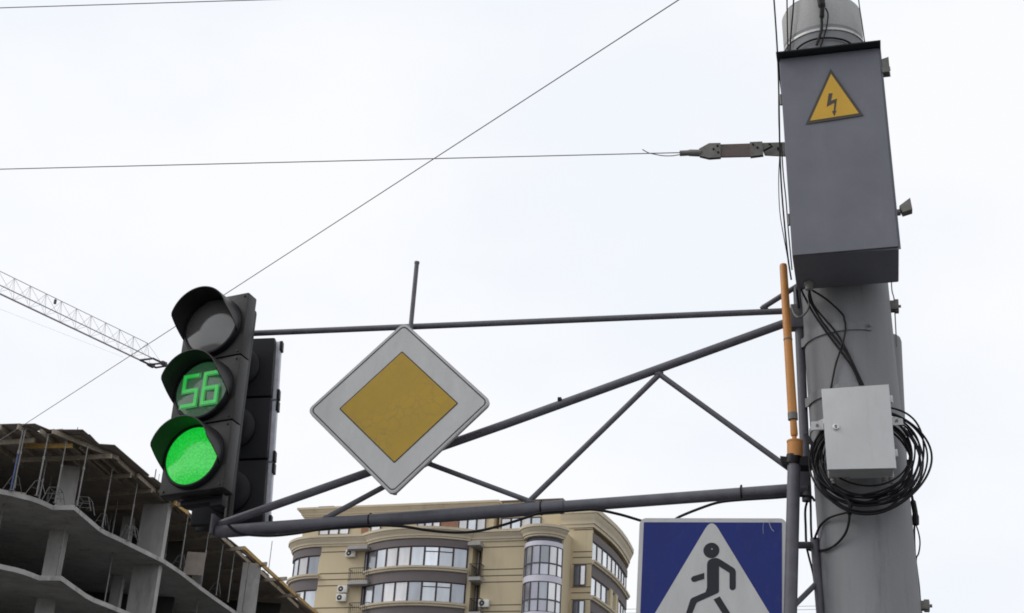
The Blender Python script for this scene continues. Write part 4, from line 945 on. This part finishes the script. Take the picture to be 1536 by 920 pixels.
# --- horizontal grooves on the plain wall stretches
gv = []
def grooves(path, zs, hgt=.07):
    for z in zs: solid(MB(), path, z - hgt / 2, z + hgt / 2, -.05, .012).build('groove', MT['groove'], AP)
zA_ = [Zp(755, y, 0) for y in (820.5, 854, 863.5, 873)]
zall = [zA_[0]] + [z - FLH * k for k in range(4) for z in zA_[1:]]
grooves([(sL1 + .03, 0), (sC0 - .05, 0)], zall); grooves([(sR0 + .05, 0), (sR1 - .05, 0)], zall)
zB_ = [Zp(868, y, VB) for y in (795, 828, 836.5, 846.5)]
zallB = [zB_[0]] + [z - FLH * k for k in range(4) for z in zB_[1:]]
grooves([(sB0 + .8, VB), (sB1, VB)], zallB)
# --- bays: dark core, brown spandrels, sills, windows
def bay(path, nwin, levels, name, sill=True, core='frame', mats=gl_cycle, transom=None, ztop=None, skip=(), bs_=0.):
    bz = MB()
    if bs_: solid(bz, path, 0, (ztop or z_cb) - .01, -.36, -.24); bz.build(name, MT[core], AP)
    else: mass([tuple(p) for p in offs(path, -.30)], 0, (ztop or z_cb) - .01, name, core, back=min(p[1] for p in path) - 3)
    zt_ = ztop or z_cb; m = MB()
    for i, (wt_, wb_) in enumerate(levels):
        solid(m, path, wt_, zt_, -.22, 0.); zt_ = wb_
    solid(m, path, 0, zt_, -.22, 0.); m.build('spandrel', MT['brown'], AP)
    for i, (wt_, wb_) in enumerate(levels):
        cornice(path, [(-.05, wb_ - .36), (.14, wb_ - .33), (.16, wb_ - .22), (.26, wb_ - .16), (.28, wb_ - .02), (-.05, wb_)], 'sill')
        if i not in skip: windows(path, nwin, wb_, wt_, mats[i % len(mats)] if isinstance(mats[0], list) else mats, AP, transom=transom)
lv = [(z_w1t, z_w1b), (z_w2t, z_w2b), (z_w1t - 2 * FLH, z_w1b - 2 * FLH), (z_w1t - 3 * FLH, z_w1b - 3 * FLH)]
bay(center_bay, 8, lv, 'bay', mats=[['g_grey', 'g_sky', 'g_white', 'g_white', 'g_sky', 'g_sky', 'g_grey', 'g_grey'], ['g_sky', 'g_grey', 'g_white', 'g_white', 'g_grey', 'g_sky', 'g_sky', 'g_grey']], transom=(5, 6))
lbw = left_bay[1:]
zl1 = [(Zp(460, 832.5, .2), Zp(460, 861, .2)), (Zp(460, 884, .2), Zp(460, 911.5, .2))]
zl = zl1 + [(a_ - FLH * k, b_ - FLH * k) for k in (1, 2) for a_, b_ in zl1[1:]]
bay(lbw, 4, zl, 'bay', mats=[['g_sky', 'g_sky', 'g_white', 'g_grey'], ['g_grey', 'g_grey', 'g_white', 'g_sky']], ztop=Zp(460, 821, .2))
# right wing
zr1 = [(Zp(893, 810.5, VB), Zp(893, 839.5, VB)), (Zp(893, 810.5, VB) - FLH, Zp(893, 839.5, VB) - FLH)]
zr_ = zr1 + [(a_ - FLH * k, b_ - FLH * k) for k in (1, 2) for a_, b_ in zr1[1:]]
bay(right_wing[:8], 9, zr_, 'bay', mats=['g_sky', 'g_white', 'g_sky', 'g_white', 'g_white', 'g_sky', 'g_white'], ztop=Zp(889, 799, VB), bs_=(right_wing[7][0] - right_wing[0][0]) * .9)
# corner windows on the right block's front face, with beige aprons
for k in range(3):
    zt_, zb_ = Zp(870, 848, VB) - FLH * k, Zp(870, 879, VB) - FLH * k
    windows([(S(861.5, VB), VB + .18), (S(879.5, VB), VB + .18)], 2, zb_, zt_, ['g_dark', 'g_white'] if k == 0 else ['g_dark', 'g_sky'], AP, inset=.05, frame='frame_blue')
# pilaster strips that break the right wing's lower windows
for u in (.44, .62):
    i = int(u * 7); p = np.array(right_wing[i]); q = np.array(right_wing[i + 1]); t = unit(q - p); a_ = tuple(p); b_ = tuple(p + t * .75)
    m = MB(); solid(m, [a_, b_], 0, zr1[1][0] + .05, -.2, .09); m.build('pilaster', MT['beige'], AP)
# --- glass bay
gz = [Zp(805, y, .9) for y in (812, 818.5, 845, 863, 871.5)]
gcore = offs(glass_bay, -.15); mass([tuple(p) for p in gcore], 0, z_cb - .01, 'glass_bay', 'frame_blue', back=-3)
for k in range(3):
    d_ = FLH * k
    m = MB(); solid(m, glass_bay, (gz[1] if k == 0 else gz[1]) - d_, (gz[0] if k == 0 else gz[3] + FLH) - d_, -.1, -.02); m.build('spandrel', MT['lav'], AP)
    windows(glass_bay, 6, gz[2] - d_, gz[1] - d_, [['g_pale', 'g_sky', 'g_pale', 'g_grey', 'g_white', 'g_white'], ['g_pale', 'g_pale', 'g_pale', 'g_grey', 'g_white', 'g_white']][k % 2], AP, inset=.04, fw_=.05, frame='frame_blue')
    windows(glass_bay, 6, gz[3] - d_, gz[2] - d_, ['g_pale', 'g_sky', 'g_pale', 'g_pale', 'g_white', 'g_white'], AP, inset=.04, fw_=.05, frame='frame_blue')
for i in range(8):
    pass
# --- main cornice following all the bays
def prof(zt_, zb_, d0=0., k=.5):
    h = zt_ - zb_
    return [(d0 + k * o, zb_ + h * t) for o, t in ((-.2, 0), (.20, 0), (.22, .16), (.38, .19), (.40, .34), (.50, .44), (.70, .58), (.78, .72), (.94, .76), (.96, 1.0), (-1.2, 1.05))]
path_c = lbw + [(sC0 - .05, 0)] + center_bay + [(sC1 + .05, 0)] + [(sR1, 0)] + glass_bay[1:]
cornice(path_c, prof(z_ct, z_cb))
zb0 = Zp(868, 792, VB)
cornice([(sB0 - .2, VB), (sB1, VB)] + right_wing[1:], prof(z_bt, zb0))
# --- attic storey set back behind the cornice
VA = -2.2
za_t = Zp(600, 755, VA + .6); za_b = Zp(600, 771, VA)
at_path = [(S(455, VA), VA - 8), (S(455, VA, 790), VA), (S(742, VA, 760), VA), (S(742, VA, 760) + .05, VA - 6)]
mass(at_path, z_ct - .4, za_t - .1, 'attic_wall', 'beige', back=-14)
cornice(at_path, prof(za_t, za_b))
at2 = [(S(744, VA - .5), VA - .5), (S(842, VA - .5, 770), VA - .5), (S(842, VA - .5, 770) + .05, VA - 7)]
z2t = Zp(790, 752.5, VA - .5); mass(at2, z_ct - .4, z2t, 'attic_wall', 'beige', back=-13.5)
m = MB(); solid(m, at2, z2t, z2t + .12, -.3, .12); m.build('coping', MT['groove'], AP)
def awin(px0, px1, n, mats, v, y0=779, y1=797, mid=None):
    s0, s1 = S(px0, v, 788), S(px1, v, 788); zt_, zb_ = Zp((px0 + px1) / 2, y0 + (640 - (px0 + px1) / 2) * .03, v), Zp((px0 + px1) / 2, y1 + 6, v)
    windows([(s0, v + .06), (s1, v + .06)], n, zb_, zt_, mats, AP, inset=.0)
awin(480, 525, 3, ['g_white'], VA); awin(557, 572, 1, ['g_white'], VA); awin(626, 661, 3, ['g_white', 'g_sky', 'g_white'], VA); awin(688, 729, 3, ['g_white', 'g_sky', 'g_white'], VA); awin(752, 812, 4, ['g_white', 'g_sky', 'g_white', 'g_sky'], VA - .5, 781)
for a_, b_ in ((543, 553), (662, 686)):
    m = MB(); solid(m, [(S(a_, VA, 788), VA), (S(b_, VA, 788), VA)], z_ct, Zp(a_, 779 + (640 - a_) * .03, VA), -.02, .05); m.build('brick_panel', MT['brick'], AP)
m = MB(); solid(m, [(S(480, VA - 2, 756), VA - 2), (S(500, VA - 2, 756), VA - 2)], za_t, za_t + .75, -.8, 0); solid(m, [(S(479, VA - 2, 756), VA - 2), (S(502, VA - 2, 756), VA - 2)], za_t + .7, za_t + .8, -.9, .08); m.build('roof_vent', MT['brown'], AP)
# --- balconies
def slab(px0, px1, y0, y1, v0, v1, name='balcony_slab', rnd=False):
    s0, s1 = S(px0, v1, y0), S(px1, v1, y0); zt_ = Zp((px0 + px1) / 2, y0, v1); zb_ = zt_ - .26
    pl_ = [(s0, v0), (s0, v1 - .4), (s0 + .15, v1 - .1), (s0 + .5, v1), (s1, v1), (s1, v0)] if rnd else [(s0, v0), (s0, v1), (s1, v1), (s1, v0)]
    m = MB(); m.prism([W3(*p, zt_) for p in pl_], V(0, 0, zb_ - zt_)); return m.build(name, MT['grey_slab'], AP), pl_, zt_
def railing(pl_, z, h=1.0):
    m = MB(); P_ = [W3(*p, z) for p in pl_]
    m.tube([p + V(0, 0, h) for p in P_], .03, 6); m.tube([p + V(0, 0, .12) for p in P_], .02, 6)
    for i in range(len(P_) - 1):
        L_ = np.linalg.norm(P_[i + 1] - P_[i]); k_n = max(1, int(L_ / .16))
        for k in range(k_n + 1): q = P_[i] + (P_[i + 1] - P_[i]) * k / k_n; m.tube([q, q + V(0, 0, h)], .014, 5)
    m.build('railing', MT['iron'], AP)
for k in range(3):
    _, pl_, z = slab(518, 551, 818.5 + 52.6 * k, 826, -.05, .95, rnd=True)
    if k: railing([(x, y - (.06 if y > .5 else 0)) for x, y in pl_], z)
    _, pl_, z = slab(702, 720, 812.5 + 52.6 * k, 820, -1.0, .85)
    if k: railing([(pl_[0][0] + .05, -.9), (pl_[1][0] + .05, .78), (pl_[2][0] - .05, .78), (pl_[3][0] - .05, -.9)], z)
for k in range(3):   # balcony doors in the recess
    zt_ = Zp(713, 824, -1.1) - FLH * k; zb_ = Zp(713, 864, -1.1) - FLH * k
    windows([(S(708.5, -1.1), -1.02), (S(719.5, -1.1), -1.02)], 2, zb_, zt_, ['g_dark', 'g_white'], AP, inset=0., frame='frame')
# narrow side lights left of the centre bay
for k in range(3):
    windows([(S(545.5, .1), .12), (S(549.5, .2), .2)], 1, z_w1b - .2 - FLH * k, z_w1t - FLH * k, ['g_dark'], AP, inset=0.)
# --- air conditioners
def ac_unit(px, py, v, label, proto=[None]):
    p = AF.P(px, py, v)
    if proto[0] is None:
        o = thing('air_conditioner', label, 'air conditioner', p, 'air conditioners on the beige block')
        m = MB(); m.box(p, AF.a, AF.b, AF.n, .82, .56, .3, .02); m.build('casing', MT['ac'], o)
        m = MB(); c_ = p - AF.a * .13 + AF.n * .152; m.lathe(c_, AF.n, [(.001, .004), (.2, .004), (.215, .0)], 24); m.build('fan_grille', MT['iron'], o)
        m = MB(); m.lathe(c_, AF.n, [(.001, .014), (.06, .012), (.065, .004)], 16); m.build('fan_hub', MT['ac'], o); proto[0] = o
    else:
        o = copy_tree(proto[0]); o.location = p; tag(o, label, 'air conditioner', 'air conditioners on the beige block')
    return o
ac_unit(526.5, 830.5, .2, 'white air conditioner just under the uppermost left balcony slab')
ac_unit(514.5, 884, .2, 'upper of two stacked white air conditioners under the lower left balcony')
ac_unit(512.5, 897, .2, 'lower of two stacked white air conditioners under the lower left balcony')
ac_unit(726, 905.5, .2, 'white air conditioner on the plain wall right of the door recess')

# ================================================================== ground
def struct(name, mb, mt, kind='structure'): o = mb.build(name, MT[mt]); o['kind'] = kind; return o
def quad(x0, y0, x1, y1, z): return MB().add([V(x0, y0, z), V(x1, y0, z), V(x1, y1, z), V(x0, y1, z)], [[0, 1, 2, 3]])
struct('ground', quad(-900, -900, 900, 900, 0), 'earth')
struct('road', quad(-11, -60, 1.0, 90, .004), 'asphalt')
m = MB(); m.box(V(4.6, 12, .07), V(1, 0, 0), V(0, 1, 0), V(0, 0, 1), 6.9, 140, .14); struct('pavement', m, 'paving')
m = MB(); m.box(V(1.07, 12, .072), V(1, 0, 0), V(0, 1, 0), V(0, 0, 1), .15, 140, .148, .01); struct('kerb', m, 'kerb')
m = MB()
for i in range(9): m.add([V(-10.2 + 1.2 * i, 2.5, .008), V(-9.7 + 1.2 * i, 2.5, .008), V(-9.7 + 1.2 * i, 6.0, .008), V(-10.2 + 1.2 * i, 6.0, .008)], [[0, 1, 2, 3]])
struct('road_markings', m, 'paint')

# ================================================================== sky and sun
w = bpy.data.worlds.new('World'); sc.world = w; w.use_nodes = True
N = w.node_tree.nodes; L = w.node_tree.links; bg = N['Background']
sky = N.new('ShaderNodeTexSky'); sky.sky_type = 'NISHITA'; sky.sun_disc = False
SE, SA = rad(40), rad(-88)       # sun elevation, azimuth measured from +Y toward +X
sky.sun_elevation = SE; sky.sun_rotation = SA; sky.air_density = 1.0; sky.dust_density = 3.0
tc = N.new('ShaderNodeTexCoord'); mp = N.new('ShaderNodeMapping'); mp.inputs['Scale'].default_value = (1, 1, 1.8)
L.new(tc.outputs['Generated'], mp.inputs['Vector'])
no = N.new('ShaderNodeTexNoise'); no.inputs['Scale'].default_value = 3.2; no.inputs['Detail'].default_value = 5; no.inputs['Roughness'].default_value = .5
L.new(mp.outputs['Vector'], no.inputs['Vector'])
rp = N.new('ShaderNodeValToRGB'); rp.color_ramp.elements[0].position = .36; rp.color_ramp.elements[1].position = .58
rp.color_ramp.elements[0].color = (9.55, 9.9, 10.45, 1); rp.color_ramp.elements[1].color = (10.4, 10.45, 10.6, 1)
L.new(no.outputs['Fac'], rp.inputs['Fac'])
mx = N.new('ShaderNodeMix'); mx.data_type = 'RGBA'; mx.inputs['Factor'].default_value = .92
L.new(sky.outputs['Color'], mx.inputs['A']); L.new(rp.outputs['Color'], mx.inputs['B'])
L.new(mx.outputs['Result'], bg.inputs['Color']); bg.inputs['Strength'].default_value = .1
ld = bpy.data.lights.new('sun', 'SUN'); ld.energy = 1.25; ld.angle = rad(25); ld.color = (1, .97, .93)
so = bpy.data.objects.new('sun', ld); COL.objects.link(so)
sdv = Vector((math.sin(SA) * math.cos(SE), math.cos(SA) * math.cos(SE), math.sin(SE)))
so.rotation_euler = sdv.to_track_quat('Z', 'Y').to_euler()
vs_ = sc.view_settings; vs_.view_transform = 'Standard'; vs_.look = 'None'; vs_.exposure = 0; vs_.gamma = 1; vs_.use_curve_mapping = False
sc.cycles.filter_width = 1.8
sc.render.resolution_x, sc.render.resolution_y = 1024, 613
for o in bpy.data.objects:
    if '_loc' in o: del o['_loc']
